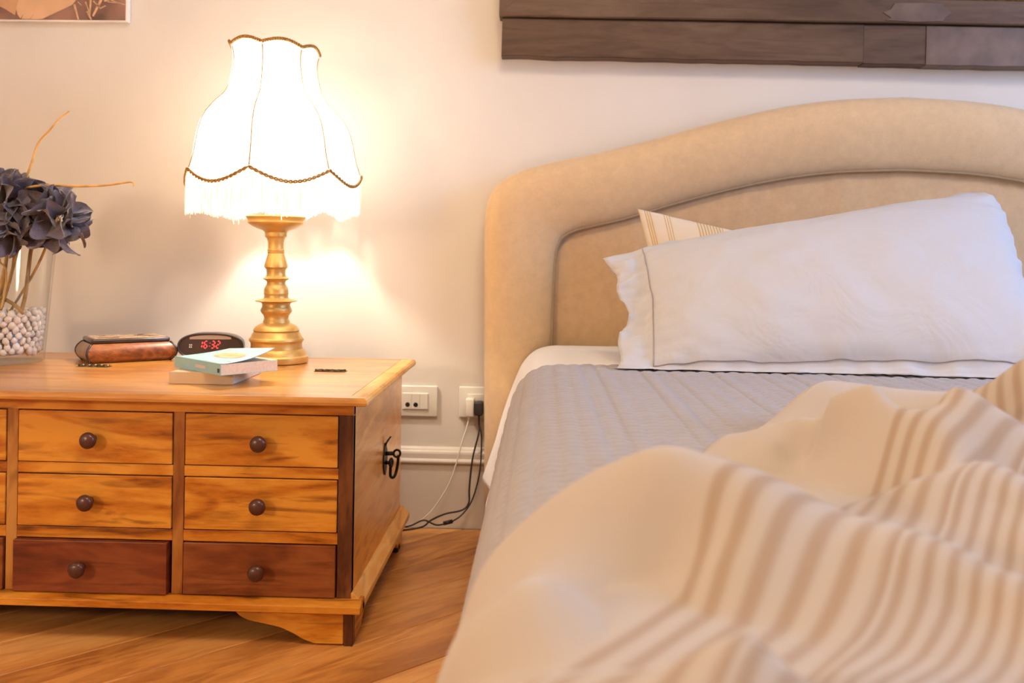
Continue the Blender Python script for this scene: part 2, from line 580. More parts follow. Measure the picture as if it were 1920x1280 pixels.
def tube(name, pts, r, mat, parent=None, sides=8, closed=False):
    vs, fs = tube_data(pts, r, sides, True, closed)
    return mesh_obj(name, vs, fs, mat, parent)


def catmull(pts, sub=6, closed=False):
    P = [Vector(p) for p in pts]
    n = len(P)
    out = []
    rng = n if closed else n - 1
    for i in range(rng):
        if closed:
            p0, p1, p2, p3 = P[i - 1], P[i], P[(i + 1) % n], P[(i + 2) % n]
        else:
            p1, p2 = P[i], P[i + 1]
            p0 = P[i - 1] if i > 0 else p1 * 2 - p2
            p3 = P[i + 2] if i + 2 < n else p2 * 2 - p1
        for k in range(sub):
            t = k / sub
            out.append(0.5 * ((2 * p1) + (p2 - p0) * t + (2 * p0 - 5 * p1 + 4 * p2 - p3) * t * t + (3 * p1 - p0 - 3 * p2 + p3) * t ** 3))
    if not closed: out.append(P[-1].copy())
    return out


def grid_faces(nu, nv, wrap=False):
    fs = []
    for i in range(nu - (0 if wrap else 1)):
        i2 = (i + 1) % nu
        for j in range(nv - 1):
            fs.append((i * nv + j, i2 * nv + j, i2 * nv + j + 1, i * nv + j + 1))
    return fs


def join(parts):
    vs, fs = [], []
    for v, f in parts:
        b = len(vs)
        vs += v
        fs += [tuple(i + b for i in q) for q in f]
    return vs, fs


def prism(name, poly, y0, y1, mat, parent=None, bev=0.0, rot=None):
    """polygon in (x, z) pushed through from y0 to y1"""
    n = len(poly)
    bm = bmesh.new()
    a = [bm.verts.new((p[0], y0, p[1])) for p in poly]
    b = [bm.verts.new((p[0], y1, p[1])) for p in poly]
    bm.faces.new(a)
    bm.faces.new(list(reversed(b)))
    for i in range(n):
        j = (i + 1) % n
        bm.faces.new((a[i], b[i], b[j], a[j]))
    bmesh.ops.recalc_face_normals(bm, faces=list(bm.faces))
    if bev:
        bmesh.ops.bevel(bm, geom=list(bm.edges), offset=bev, segments=1, affect='EDGES')
    if rot: rot(bm)
    return bm_obj(name, bm, mat, parent)


def prism_x(name, poly, x0, x1, mat, parent=None, bev=0.0):
    """polygon in (y, z) pushed through from x0 to x1"""
    n = len(poly)
    bm = bmesh.new()
    a = [bm.verts.new((x0, p[0], p[1])) for p in poly]
    b = [bm.verts.new((x1, p[0], p[1])) for p in poly]
    bm.faces.new(a)
    bm.faces.new(list(reversed(b)))
    for i in range(n):
        j = (i + 1) % n
        bm.faces.new((a[i], b[i], b[j], a[j]))
    bmesh.ops.recalc_face_normals(bm, faces=list(bm.faces))
    if bev:
        bmesh.ops.bevel(bm, geom=list(bm.edges), offset=bev, segments=1, affect='EDGES')
    return bm_obj(name, bm, mat, parent)


def sstep(a, b, x):
    t = min(1.0, max(0.0, (x - a) / (b - a)))
    return t * t * (3 - 2 * t)


# ------------------------------------------------------------------ the room
WY = 2.50                                     # back wall
XL, XR, YF, H = -2.5, 2.9, -2.7, 2.75


def struct(o):
    o['kind'] = 'structure'
    return o


struct(box('wall_back', XL - .1, XR + .1, WY, WY + .12, 0, H, 'wall'))
struct(box('wall_left', XL - .12, XL, YF, WY, 0, H, 'wall'))
struct(box('wall_front', XL - .1, XR + .1, YF - .12, YF, 0, H, 'wall'))
# right-hand wall with an opening for the assumed window
wy0, wy1, wz0, wz1 = 0.05, 1.85, 0.85, 2.35
bm = box_bm(XR, XR + .12, YF, wy0, 0, H)
parts = []
for a in ((YF, wy0, 0, H), (wy1, WY, 0, H), (wy0, wy1, 0, wz0), (wy0, wy1, wz1, H)):
    b = box_bm(XR, XR + .12, a[0], a[1], a[2], a[3])
    b.verts.index_update()
    parts.append(([v.co.copy() for v in b.verts], [tuple(v.index for v in f.verts) for f in b.faces]))
    b.free()
bm.free()
vs, fs = join(parts)
struct(mesh_obj('wall_right', vs, fs, 'wall', sm=False))
struct(box('ceiling', XL - .1, XR + .1, YF - .1, WY + .1, H, H + .1, 'ceiling'))
floor = struct(box('floor', XL - .1, XR + .1, YF - .1, WY + .1, -.10, -.012, 'floor'))

# diagonal oak planks, each its own board
cw = 0.145
d45 = Vector((1, 1, 0)).normalized()
n45 = Vector((-1, 1, 0)).normalized()
rp = random.Random(3)


def plank_bm(c0, c1, l0, l1):
    bm = bmesh.new()
    g = 0.0009
    pts = [d45 * l0 + n45 * c0, d45 * l1 + n45 * c0, d45 * l1 + n45 * c1, d45 * l0 + n45 * c1]
    ctr = sum(pts, Vector()) / 4
    poly = []
    for p in pts:
        poly.append(p)
    # shrink for the joint
    poly = [p + ((d45 if i in (0, 3) else -d45) * g + (n45 if i in (0, 1) else -n45) * g) for i, p in enumerate(poly)]
    lo = [bm.verts.new((p.x, p.y, -.012)) for p in poly]
    hi = [bm.verts.new((p.x, p.y, 0.0)) for p in poly]
    bm.faces.new(hi)
    for i in range(4):
        j = (i + 1) % 4
        bm.faces.new((lo[i], lo[j], hi[j], hi[i]))
    top = [e for e in bm.edges if all(v.co.z > -.001 for v in e.verts)]
    bmesh.ops.bevel(bm, geom=top, offset=0.0014, segments=1, affect='EDGES')
    # keep inside the room
    for co, no in (((0, WY - .02, 0), (0, 1, 0)), ((0, YF, 0), (0, -1, 0)), ((XL, 0, 0), (-1, 0, 0)), ((XR, 0, 0), (1, 0, 0))):
        bmesh.ops.bisect_plane(bm, geom=list(bm.verts) + list(bm.edges) + list(bm.faces), plane_co=co, plane_no=no, clear_outer=True)
    return bm


k0 = -int(4.2 / cw)
for k in range(k0, 40):
    c0 = 1.46 + (k - 0) * cw - 0.0
    c0 = 1.46 + k * cw
    j0 = [-4.5, -2.3 + rp.uniform(-.4, .4), -.1 + rp.uniform(-.35, .35), 2.0 + rp.uniform(-.15, .3), 4.3]
    for l, l1 in zip(j0, j0[1:]):
        bm = plank_bm(c0, c0 + cw, l, l1)
        if len(bm.faces) > 2:
            xs = [v.co.x for v in bm.verts]; ys = [v.co.y for v in bm.verts]
            if (max(xs) - min(xs)) * (max(ys) - min(ys)) > 0.002:
                bm_obj('plank', bm, 'plank', floor)
            else:
                bm.free()
        else:
            bm.free()

# baseboard with a moulded cap
bb = [(WY, 0), (WY - .016, 0), (WY - .016, .170), (WY - .019, .171), (WY - .0225, .174), (WY - .023, .178), (WY - .021, .182), (WY - .017, .184),
      (WY - .017, .197), (WY - .0155, .202), (WY - .011, .205), (WY - .009, .209), (WY - .006, .212), (WY, .213)]
struct(prism_x('baseboard_back', bb, XL, XR, 'baseboard'))

# frame of the assumed, unseen window in the right-hand wall
win = struct(box('assumed_window_1', XR + .03, XR + .08, wy0, wy1, wz0, wz0 + .06, 'white_plastic'))
for a in ((wy0, wy0 + .06, wz0, wz1), (wy1 - .06, wy1, wz0, wz1), ((wy0 + wy1) / 2 - .03, (wy0 + wy1) / 2 + .03, wz0, wz1), (wy0, wy1, wz1 - .06, wz1)):
    box('assumed_window_frame', XR + .03, XR + .08, a[0], a[1], a[2], a[3], 'white_plastic', win)

# ------------------------------------------------------------------ bed
XC = at(1690, 183, 2.43).x
bed = empty('bed', (XC, 1.4, 0), 'upholstered beige linen bed with a tall curved padded headboard', 'bed')
Opx = [(908, 1004), (908, 820), (908, 645), (908, 500), (909, 420), (913, 385), (925, 356), (948, 335), (985, 318), (1040, 303), (1120, 287), (1230, 260), (1340, 230), (1450, 205), (1560, 189), (1690, 183)]
Ipx = [(1030, 1004), (1032, 820), (1034, 645), (1037, 540), (1040, 490), (1044, 465), (1053, 446), (1068, 436), (1090, 428), (1125, 420), (1180, 407), (1270, 380), (1370, 354), (1470, 334), (1570, 322), (1690, 318)]
Oc = catmull([at(x, y, 2.43) for x, y in Opx], 5)
Ic = catmull([at(x, y, 2.40) for x, y in Ipx], 5)
for c in (Oc, Ic):
    for p in c: p.z = max(p.z, 0.012)
Ol = Oc + [Vector((2 * XC - p.x, p.y, p.z)) for p in reversed(Oc[:-1])]
Il = Ic + [Vector((2 * XC - p.x, p.y, p.z)) for p in reversed(Ic[:-1])]
nv = 18
vs = []
for O, I in zip(Ol, Il):
    row = [Vector((O.x + (I.x - O.x) * .06, 2.474, O.z + (I.z - O.z) * .06)), Vector((O.x, 2.455, O.z))]
    for k in range(nv):
        ph = math.pi * k / (nv - 1)
        w = .5 * (1 - math.cos(ph))
        y = 2.43 * (1 - w) + 2.410 * w - .075 * math.sin(ph) ** 0.85 * (1 - .5 * w)
        p = O.lerp(I, w)
        y += .0025 * noise.noise(Vector((p.x * 5, p.z * 5, 1))) * math.sin(ph)
        row.append(Vector((p.x, y, p.z)))
    row.append(Vector((I.x, 2.46, I.z)))
    vs += row
mesh_obj('headboard_border', vs, grid_faces(len(Ol), nv + 3), 'linen', bed)
# inner panel
cols = Il[10:-10]
vs = []
npan = 40
for p in cols:
    for j in range(npan + 1):
        z = .25 + (p.z + .004 - .25) * j / npan
        q = Vector((p.x * 16, z * 1.6, 3.0))
        vs.append(Vector((p.x, 2.418 + .004 * noise.noise(q) - .003 * noise.noise(q * 2.1), z)))
mesh_obj('headboard_panel', vs, grid_faces(len(cols), npan + 1), 'linen_panel', bed)
tube('piping', [p + Vector((0, .004, 0)) for p in Il[6:-6]], .0048, 'piping', bed, 6)
box('bed_base', .05, 2 * XC - .05, .45, 2.36, .02, .26, 'linen', bed, .02, 3, True)
for x in (.12, 2 * XC - .12):
    for y in (.55, 2.2):
        vs_, fs_ = lathe_data([(0.0, 0), (.02, 0), (.026, .022), (0, .022)], x, y, 12)
        mesh_obj('bed_foot', vs_, fs_, 'black_plastic', bed)
mt = tag(box('mattress', .035, 2 * XC - .035, .44, 2.36, .262, .485, 'mattress', None, .04, 4, True), 'thick mattress hidden under the white sheet and the quilt', 'mattress')

# path of the bed clothes over the mattress edge: (x, z) from the left hem up and across
LEFT = [(-.118, .085), (-.111, .13), (-.1025, .175), (-.087, .249), (-.068, .344), (-.047, .43), (-.034, .463), (-.012, .488), (.025, .499), (.07, .5005), (.12, .501)]
lp = catmull([Vector((x, 0, z)) for x, z in LEFT], 8)
path = lp + [Vector((.12 + (2 * XC - .24) * k / 40, 0, .501)) for k in range(1, 40)] + [Vector((2 * XC - p.x, 0, p.z)) for p in reversed(lp)]
acc = [0.0]
for a, b in zip(path, path[1:]):
    acc.append(acc[-1] + (b - a).length)
ix = min(range(len(path)), key=lambda i: abs(path[i].x - .12) if i < len(lp) + 2 else 9)
S0 = acc[ix] - .12                             # so that s equals x on the flat top
SA = np.array(acc) - S0
PX = np.array([p.x for p in path])
PZ = np.array([p.z for p in path])
SMIN, SMAX = float(SA[0]), float(SA[-1])


def drape(s):
    """point and outward normal of the bed-clothes path"""
    x = np.interp(s, SA, PX); z = np.interp(s, SA, PZ)
    e = .01
    dx = np.interp(s + e, SA, PX) - np.interp(s - e, SA, PX)
    dz = np.interp(s + e, SA, PZ) - np.interp(s - e, SA, PZ)
    d = np.hypot(dx, dz) + 1e-9
    return x, z, -dz / d, dx / d


def cloth(name, svals, yfun, nj, tfun, mat, label, cat, thick, attr=None):
    """a cloth over the bed: closed shell with a thickness"""
    ni = len(svals)
    top, bot, q = [], [], []
    for s in svals:
        x, z, nx, nz = drape(s)
        for j in range(nj):
            v = j / (nj - 1)
            Y, t, ex = yfun(s, v), 0, 0
            t, ex = tfun(s, Y, v)
            top.append(Vector((x + nx * t + ex, Y, z + nz * t)))
            tb = max(t - thick, -.004)
            bot.append(Vector((x + nx * tb + ex, Y, z + nz * tb)))
            if attr: q.append(attr(s, Y, t))
    fs = grid_faces(ni, nj)
    n = len(top)
    fb = [tuple(i + n for i in reversed(f)) for f in fs]
    rim = []
    loop = [(i, 0) for i in range(ni)] + [(ni - 1, j) for j in range(1, nj)] + [(i, nj - 1) for i in range(ni - 2, -1, -1)] + [(0, j) for j in range(nj - 2, 0, -1)]
    idx = [i * nj + j for i, j in loop]
    for a, b in zip(idx, idx[1:] + idx[:1]):
        rim.append((a, a + n, b + n, b))
    o = mesh_obj(name, top + bot, fs + fb + rim, mat)
    if attr:
        at_ = o.data.attributes.new('q', 'FLOAT', 'POINT')
        at_.data.foreach_set('value', q + q)
    return tag(o, label, cat)


def nz3(x, y, z=0.0):
    return noise.noise(Vector((x, y, z)))


# white sheet showing between quilt and headboard
def sheet_y(s, v): return 1.66 + (2.362 - 1.66) * v


def side(s):                                   # 0 on top, 1 at the hem
    return min(1.0, max(0.0, (-.02 - s) / .40))


def sheet_t(s, Y, v):
    d = side(s)
    ex = -(.040 * sstep(1.85, 2.3, Y)) * d ** .8 - .010 * d * math.sin(Y * 26 + 1.0) * sstep(.1, .9, d) - .004 * nz3(Y * 9, s * 3) * d
    return .002 + .0012 * nz3(s * 7, Y * 9), ex


shem = float(np.interp(.20, PZ[:len(lp)], SA[:len(lp)]))
sv = list(np.linspace(shem, .12, 44)) + list(np.linspace(.14, 2 * XC - .14, 70)) + list(np.linspace(2 * XC - .12, 2 * XC - shem, 20))
cloth('bed_sheet', sv, sheet_y, 60, sheet_t, 'sheet', 'white cotton sheet showing at the head of the bed under the pillows', 'sheet', .002)

# quilt, stitched in small rectangles
cu, cv = .027, .0225


def quilt_y(s, v): return .40 + (1.862 - .40) * v


def quilt_t(s, Y, v):
    f_ = ((s - .024) / cu) % 1.0
    f_ = min(f_, 1 - f_) * cu
    a = 1 - math.exp(-(f_ / .0034) ** 2)
    w = .0035 * nz3(s * 30, Y * 8, 5) + .0045 * math.sin(math.floor((s - .024) / cu) * 2.4)
    b = abs(math.sin(math.pi * (Y + w) / cv)) ** .7
    d = side(s)
    amp = .0085 * (1 - .6 * d)
    t = .0052 + amp * (.04 * a + b * (.68 + .25 * a)) + .0008 * nz3(s * 60, Y * 60)
    ex = -.006 * d * nz3(Y * 5, s * 2, 8) - .006 * d * d * math.sin(Y * 17)
    return t, ex


qhem = float(np.interp(.115, PZ[:len(lp)], SA[:len(lp)]))
step = cu / 5
sv = list(np.arange(qhem, 1.06, step)) + list(np.arange(1.06, 2 * XC - qhem, cu / 2))
cloth('quilt', sv, quilt_y, int((1.862 - .40) / cv * 8), quilt_t, 'quilt', 'grey lilac bedspread stitched in small rectangles hanging over the bed side', 'bedspread', .004)

# ---- striped duvet thrown back in folds
ctrl = []


def cp(px, py, h): 
    p = atz(px, py, h)
    ctrl.append((p.x, p.y, h - .501))


for a in [(940, 1270, .520), (1010, 1250, .535), (1150, 1270, .525), (1300, 1270, .530), (1400, 1185, .558), (1480, 1270, .533), (1600, 1260, .53), (1750, 1270, .525), (1900, 1270, .52),
          (985, 1150, .532), (1060, 1080, .540), (1150, 1150, .516), (1250, 1080, .524), (1350, 1060, .540), (1500, 1100, .537), (1650, 1130, .532), (1800, 1160, .527),
          (1015, 992, .54), (1100, 905, .565), (1200, 866, .582), (1270, 856, .588), (1400, 893, .580), (1500, 925, .569), (1600, 960, .563), (1700, 995, .557), (1800, 1030, .552), (1920, 1077, .547),
          (1697, 908, .556), (1813, 923, .558), (1880, 947, .553), (1920, 997, .546),
          (1377, 843, .535), (1450, 838, .541), (1523, 840, .541),
          (1440, 822, .53), (1500, 785, .565), (1553, 752, .588), (1647, 731, .602), (1780, 728, .606), (1847, 750, .596), (1880, 793, .572),
          (1615, 840, .532), (1640, 888, .503), (1555, 830, .552), (1690, 860, .535), (1700, 800, .560), (1590, 790, .566),
          (1773, 810, .577), (1850, 860, .571), (1905, 915, .562), (1850, 825, .548), (1900, 720, .602), (1890, 770, .575)]:
    cp(*a)
for a in [(.12, .775, .53), (.17, .745, .533), (.215, .70, .540), (.265, .64, .538), (.3, .60, .53), (.2, .83, .515), (.25, .79, .52), (.29, .80, .52), (.40, .80, .53), (.42, .70, .54),
          (.36, 1.15, .565), (.46, 1.16, .57), (.54, 1.1, .58), (.5, 1.22, .55), (.3, 1.12, .54),
          (.45, .55, .55), (.55, .65, .56), (.6, .8, .55), (.65, .95, .575), (.75, 1.1, .565), (.8, .7, .555), (1.0, .9, .57), (1.0, 1.15, .56), (1.2, .7, .55), (1.4, 1.0, .57), (1.6, .7, .55), (1.6, 1.2, .56), (.75, .5, .55), (1.1, .5, .54),
          (-.05, .45, .514), (-.05, .6, .516), (-.2, .5, .512), (-.2, .65, .512), (.1, .38, .54), (.4, .40, .53)]:
    ctrl.append((a[0], a[1], a[2] - .501))
CP = np.array(ctrl)


def tps_kernel(r2):
    return np.where(r2 > 1e-12, r2 * np.log(r2 + 1e-12), 0.0)


n_ = len(CP)
D2 = (CP[:, None, 0] - CP[None, :, 0]) ** 2 + (CP[:, None, 1] - CP[None, :, 1]) ** 2
K = tps_kernel(D2) + np.eye(n_) * 3e-5
P_ = np.hstack([np.ones((n_, 1)), CP[:, :2]])
A = np.block([[K, P_], [P_.T, np.zeros((3, 3))]])
sol = np.linalg.solve(A, np.concatenate([CP[:, 2], np.zeros(3)]))


def tps(x, y):
    r2 = (CP[:, 0] - x) ** 2 + (CP[:, 1] - y) ** 2
    return float(tps_kernel(r2) @ sol[:n_] + sol[n_] + sol[n_ + 1] * x + sol[n_ + 2] * y)


BS = [-.6, -.06, .03, .07, .12, .16, .21, .285, .38, .47, .60, .75, .9, 1.2, 2.2]
BY = [.62, .655, .72, .765, .83, .97, 1.07, 1.16, 1.27, 1.31, 1.30, 1.33, 1.38, 1.36, 1.38]


def duvet_y(s, v):
    yb = float(np.interp(s, BS, BY)) + .008 * nz3(s * 12, 2.2)
    # denser rows near the rear edge
    w = 1 - (1 - v) ** 1.35
    return .36 + (yb - .36) * w


def duvet_t(s, Y, v):
    x = max(s, -.22)
    t = tps(min(x, 1.65), Y)
    w1, w2 = .9 * s - .44 * Y, .44 * s + .9 * Y
    t += (.009 * nz3(w1 * 16, w2 * 6, 2) + .006 * nz3(w1 * 5, w2 * 15, 12)) * sstep(.80, .6, Y) + .003 * nz3(s * 16, Y * 12, 6)
    t = min(.135, max(.021, t))
    yb = float(np.interp(s, BS, BY))
    e = min(1.0, max(0.0, (yb - Y) / .045))
    t = .012 + (t - .012) * math.sqrt(max(0.0, 1 - (1 - e) ** 2))
    return t, -.004 * side(s) * math.sin(Y * 22)


def duvet_q(s, Y, t):
    return .80 * s - .60 * Y + .25 * t + .010 * nz3(s * 6, Y * 6, 4) - .03 * sstep(.80, .90, Y)


dhem = float(np.interp(.24, PZ[:len(lp)], SA[:len(lp)]))
sv = list(np.linspace(dhem, -.1, 30)) + list(np.linspace(-.095, .75, 210)) + list(np.linspace(.76, 2 * XC - .1, 70)) + list(np.linspace(2 * XC - .08, 2 * XC - dhem, 14))
cloth('duvet', sv, duvet_y, 170, duvet_t, 'duvet', 'rumpled cream duvet with tan stripes thrown back in folds across the bed', 'duvet', .010, duvet_q)


# ---- pillows
def pillow(name, BL, BR, TL, TR, T, mat, label, flange, seed, attr=None, wave=.006, nu=90, nw=70, sag=0.0, asym=0.8):
    BL, BR, TL, TR = map(Vector, (BL, BR, TL, TR))
    fl, fr, fb, ft = flange
    front, back, q = [], [], []
    root = empty(name, (BL + BR) / 2, label, 'pillow')
    Wd = (BR - BL).length
    Ht = (TL - BL).length

    def mid(u, v):
        return (BL * (1 - u) + BR * u) * (1 - v) + (TL * (1 - u) + TR * u) * v
    nrm = (BR - BL).cross(TL - BL).normalized()
    if nrm.y > 0: nrm.negate()
    for i in range(nu + 1):
        u = i / nu
        for j in range(nw + 1):
            v = j / nw
            p = mid(u, v)
            a = (u - fl) / max(1e-6, 1 - fl - fr)
            b = (v - fb) / max(1e-6, 1 - fb - ft)
            h = 0.0
            if 0 < a < 1 and 0 < b < 1:
                h = (1 - abs(2 * a - 1) ** 2.6) * (1 - abs(2 * b - 1) ** 2.4)
                h = h ** .62
            # corners pull in a little
            pull = (abs(2 * u - 1) ** 4) * (1 - abs(2 * v - 1)) * .022 + 0
            p = p + (BR - BL).normalized() * (pull if u < .5 else -pull) * 1.0
            pv = (abs(2 * v - 1) ** 4) * (1 - abs(2 * u - 1)) * .012
            p = p + (TL - BL).normalized() * (pv if v < .5 else -pv)
            # drooping flap corner at the upper left, rounded corner at the upper right
            if wave > .01:
                dr_ = max(0.0, 1 - u / .10) ** 1.4 * sstep(.55, 1.0, v)
                p = p - (TL - BL).normalized() * .022 * dr_
                du = max(0.0, (u - .90) / .10) ** 2 * max(0.0, (v - .80) / .20) ** 2
                p = p - (TL - BL).normalized() * .030 * du - (BR - BL).normalized() * .026 * du
                lf_ = max(0.0, 1 - u / .09)
                p = p + (BR - BL).normalized() * lf_ * (.012 * math.sin(math.pi * v) + .007 * math.sin(v * 17))
            # soft waves on the flat hem
            edge = 1 - h
            wv = wave * edge ** 3 * (nz3(u * 9, v * 9, seed) + .6 * nz3(u * 21, v * 21, seed + 3))
            cr = .0045 * h * nz3(u * 5 + v * 2, v * 7 - u * 3, seed + 5) + .003 * h * nz3(u * 13, v * 9 + u * 6, seed + 7)
            # radiating creases near the lower seam
            cr += .004 * h * max(0.0, 1 - b * 1.6) * math.sin(u * 34 + v * 9 + 2 * nz3(u * 4, v * 4, seed)) if 0 < b < 1 else 0
            front.append(p + nrm * (T * h + wv + cr + .0022))
            back.append(p - nrm * (T * asym * h - wv + .0004))
            if attr: q.append(attr(u * Wd, v * Ht))
    fs = grid_faces(nu + 1, nw + 1)
    n = len(front)
    fb_ = [tuple(k + n for k in reversed(f)) for f in fs]
    ni, nj = nu + 1, nw + 1
    loop = [(i, 0) for i in range(ni)] + [(ni - 1, j) for j in range(1, nj)] + [(i, nj - 1) for i in range(ni - 2, -1, -1)] + [(0, j) for j in range(nj - 2, 0, -1)]
    idx = [i * nj + j for i, j in loop]
    rim = [(a, a + n, b + n, b) for a, b in zip(idx, idx[1:] + idx[:1])]
    for k in range(n):
        i_, j_ = divmod(k, nj)
        if j_ <= 4 and wave > .01:
            lift = .016 * max(0.0, nz3(i_ / nu * 11, 0.3, seed + 11) - .12) * (1 - j_ / 5)
            front[k].z += lift
            back[k].z += lift
            front[k].y -= .004 * nz3(i_ / nu * 8, 5.0, seed)
    allv = front + back
    lifts = [p.z for p in allv]
    for p in allv:
        lo_z = .5160 if p.y < 1.875 else .508
        p.z = max(p.z, lo_z) if p.z < lo_z - .004 or p.z > lo_z else lo_z + (p.z - lo_z + .004) * .5
    o = mesh_obj('pillowcase', allv, fs + fb_ + rim, mat, root)
    if attr:
        at_ = o.data.attributes.new('q', 'FLOAT', 'POINT')
        at_.data.foreach_set('value', q + q)
    return root, front, nu, nw


pw, fr_, nu, nw = pillow('pillow', at(1150, 708, 1.775), (.985, 1.735, .509), at(1135, 474, 2.06), at(1868, 352, 2.19), .075, 'pillow',
                         'plump white pillow with taupe stitched hem leaning on the headboard', (.075, .015, .065, .015), 3.0, wave=.014)


def on_front(u, v):
    i, j = u * nu, v * nw
    return fr_[int(round(i)) * (nw + 1) + int(round(j))] + Vector((0, -.0012, .0012))


tube('stitch_line', [on_front(.085, j / nw) for j in range(5, nw - 1)], .0011, 'stitch', pw, 5)
tube('stitch_line', [on_front(i / nu, .078) for i in range(8, nu + 1)], .0011, 'stitch', pw, 5)

pillow('striped_pillow', (.27, 2.20, .512), (.92, 2.20, .512), at(1196, 392, 2.30), (.93, 2.30, .715), .030, 'stripe_pillow',
       'cream pillow with thin tan stripes half hidden behind the white pillow', (.02, .02, .02, .02), 9.0, attr=lambda a, b: a, wave=.003, nu=60, nw=40)

# ------------------------------------------------------------------ chest of drawers
CX0, CX1, CY0, CY1 = -1.331, -.345, 1.73, 2.33
TOP = .463
chest = empty('drawer_chest', ((CX0 + CX1) / 2, (CY0 + CY1) / 2, 0), 'low honey wood trunk chest with rows of small drawers beside the bed', 'chest')
# side panels, back, floor, and a near-black sheet painting shade behind the drawers
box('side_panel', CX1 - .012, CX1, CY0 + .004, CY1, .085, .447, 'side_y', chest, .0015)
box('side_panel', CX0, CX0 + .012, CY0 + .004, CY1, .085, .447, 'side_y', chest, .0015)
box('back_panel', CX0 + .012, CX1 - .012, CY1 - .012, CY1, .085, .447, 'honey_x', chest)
box('bottom_panel', CX0 + .012, CX1 - .012, CY0 + .03, CY1 - .012, .085, .095, 'gap', chest)
box('gap_shade_sheet', CX0 + .012, CX1 - .012, CY0 + .035, CY0 + .04, .095, .447, 'gap', chest)
# front frame
cols_x = [(-1.294, -.999), (-.977, -.683), (-.661, -.3725)]
rows_z = [(.326, .424), (.206, .305), (.085, .184)]
box('rail', CX0, CX1, CY0, CY0 + .02, .4245, .447, 'honey_x', chest, .001)
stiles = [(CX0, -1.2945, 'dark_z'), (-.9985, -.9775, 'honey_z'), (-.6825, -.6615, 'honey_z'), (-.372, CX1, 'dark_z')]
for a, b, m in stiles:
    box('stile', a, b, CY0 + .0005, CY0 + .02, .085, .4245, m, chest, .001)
for x0, x1 in cols_x:
    for z0, z1 in ((.3055, .3255), (.1845, .2055)):
        box('rail', x0 - .0005, x1 + .0005, CY0 + .001, CY0 + .02, z0, z1, 'honey_x', chest, .001)
vs, fs = lathe_data([(0, 0), (.0075, 0), (.0075, .003), (.006, .006), (.0062, .009), (.010, .0115), (.0138, .015), (.0155, .019), (.0152, .023), (.0125, .027), (.008, .0292), (.003, .0302), (0, .0304)], 0, 0, 20)
knob_me = None
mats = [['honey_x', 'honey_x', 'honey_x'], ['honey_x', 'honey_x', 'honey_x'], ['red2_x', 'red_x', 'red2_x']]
pull = {(2, 1): .010, (0, 1): .002, (1, 1): .002, (0, 2): .001, (1, 2): .001, (2, 2): .003, (2, 0): .004}
for r, (z0, z1) in enumerate(rows_z):
    for c, (x0, x1) in enumerate(cols_x):
        d = pull.get((r, c), .001)
        ox = -.003 if (r, c) == (2, 1) else 0
        dr = box('drawer', x0 + .0012 + ox, x1 - .0012 + ox - (.001 if r == 2 else 0), CY0 - d, CY0 + .03, z0 + .0012, z1 - .0015, mats[r][c], chest, .0014)
        kx = (x0 + x1) / 2 + (-.006 if c == 1 and r == 2 else 0) + (.0 if c != 1 else -.004 - .004 * r)
        kz = (z0 + z1) / 2 + (-.003 if r == 0 else .001)
        if knob_me is None:
            kv = [Vector((v.x, -v.z, v.y)) for v in vs]
            ko = mesh_obj('knob', kv, fs, 'knob', origin=(0, 0, 0))
            knob_me = ko.data
        else:
            ko = bpy.data.objects.new('knob', knob_me)
            C.objects.link(ko)
        ko.parent = dr
        ko.location = Vector((kx, CY0 - d, kz)) - wloc(dr)

# base moulding, mitred front and side strips
zb0, zb1 = .064, .0848
prism_x('base_moulding', [(CY0 - .022, zb0), (CY0 - .022, zb0 + .013), (CY0 - .006, zb1), (CY0 + .02, zb1), (CY0 + .02, zb0)], CX0 - .022, CX1 + .022, 'honey_x', chest, .001)
prism('base_moulding', [(CX1 + .022, zb0), (CX1 + .022, zb0 + .013), (CX1 + .003, zb1 + .012), (CX1 - .02, zb1), (CX1 - .02, zb0)], CY0 + .001, CY1 + .015, 'honey_y', chest, .001)
prism('base_moulding', [(CX0 - .022, zb0), (CX0 - .022, zb0 + .013), (CX0 - .003, zb1 + .012), (CX0 + .02, zb1), (CX0 + .02, zb0)], CY0 + .001, CY1 + .015, 'honey_y', chest, .001)


# bracket feet
def bracket(L, n=14):
    pts = [(0, .0635), (L, .0635)]
    ctrl_ = [(L, .0635), (L * .955, .052), (L * .87, .043), (L * .72, .037), (L * .58, .031), (L * .46, .021), (L * .36, .010), (L * .26, .003)]
    cur = catmull([Vector((a, 0, b)) for a, b in ctrl_], 3)
    return pts[:1] + [(p.x, p.z) for p in cur] + [(0, .003)]


for sx, x in ((1, CX1 + .006), (-1, CX0 - .006)):
    fpoly = [(x - sx * (.018 + a), b) for a, b in bracket(.205)]
    prism('bracket_foot', fpoly, CY0 - .006, CY0 + .014, 'honey_x', chest, .001)
    prism('foot_post', [(x - sx * .0175, .0635), (x, .0635), (x, 0.0), (x - sx * .0175, 0.0)], CY0 - .007, CY0 + .012, 'dark_z', chest, .001)
    for (yb, sg) in ((CY0 + .013, 1), (CY1 + .004, -1)):
        spoly = [(yb + sg * a, b) for a, b in bracket(.17)]
        prism_x('bracket_foot', spoly, x - sx * .018, x, 'honey_y', chest, .001)
    box('foot_pad', min(x, x - sx * .03), max(x, x - sx * .03), CY1 - .06, CY1 - .03, 0, .02, 'black_plastic', chest, .003)

# lid: mitred edge strips, front flap, fixed rear board
LX0, LX1, LY0, LY1, SEAM = CX0 - .032, CX1 + .032, CY0 - .04, CY1 + .02, 2.07
ew = .034
zt = TOP


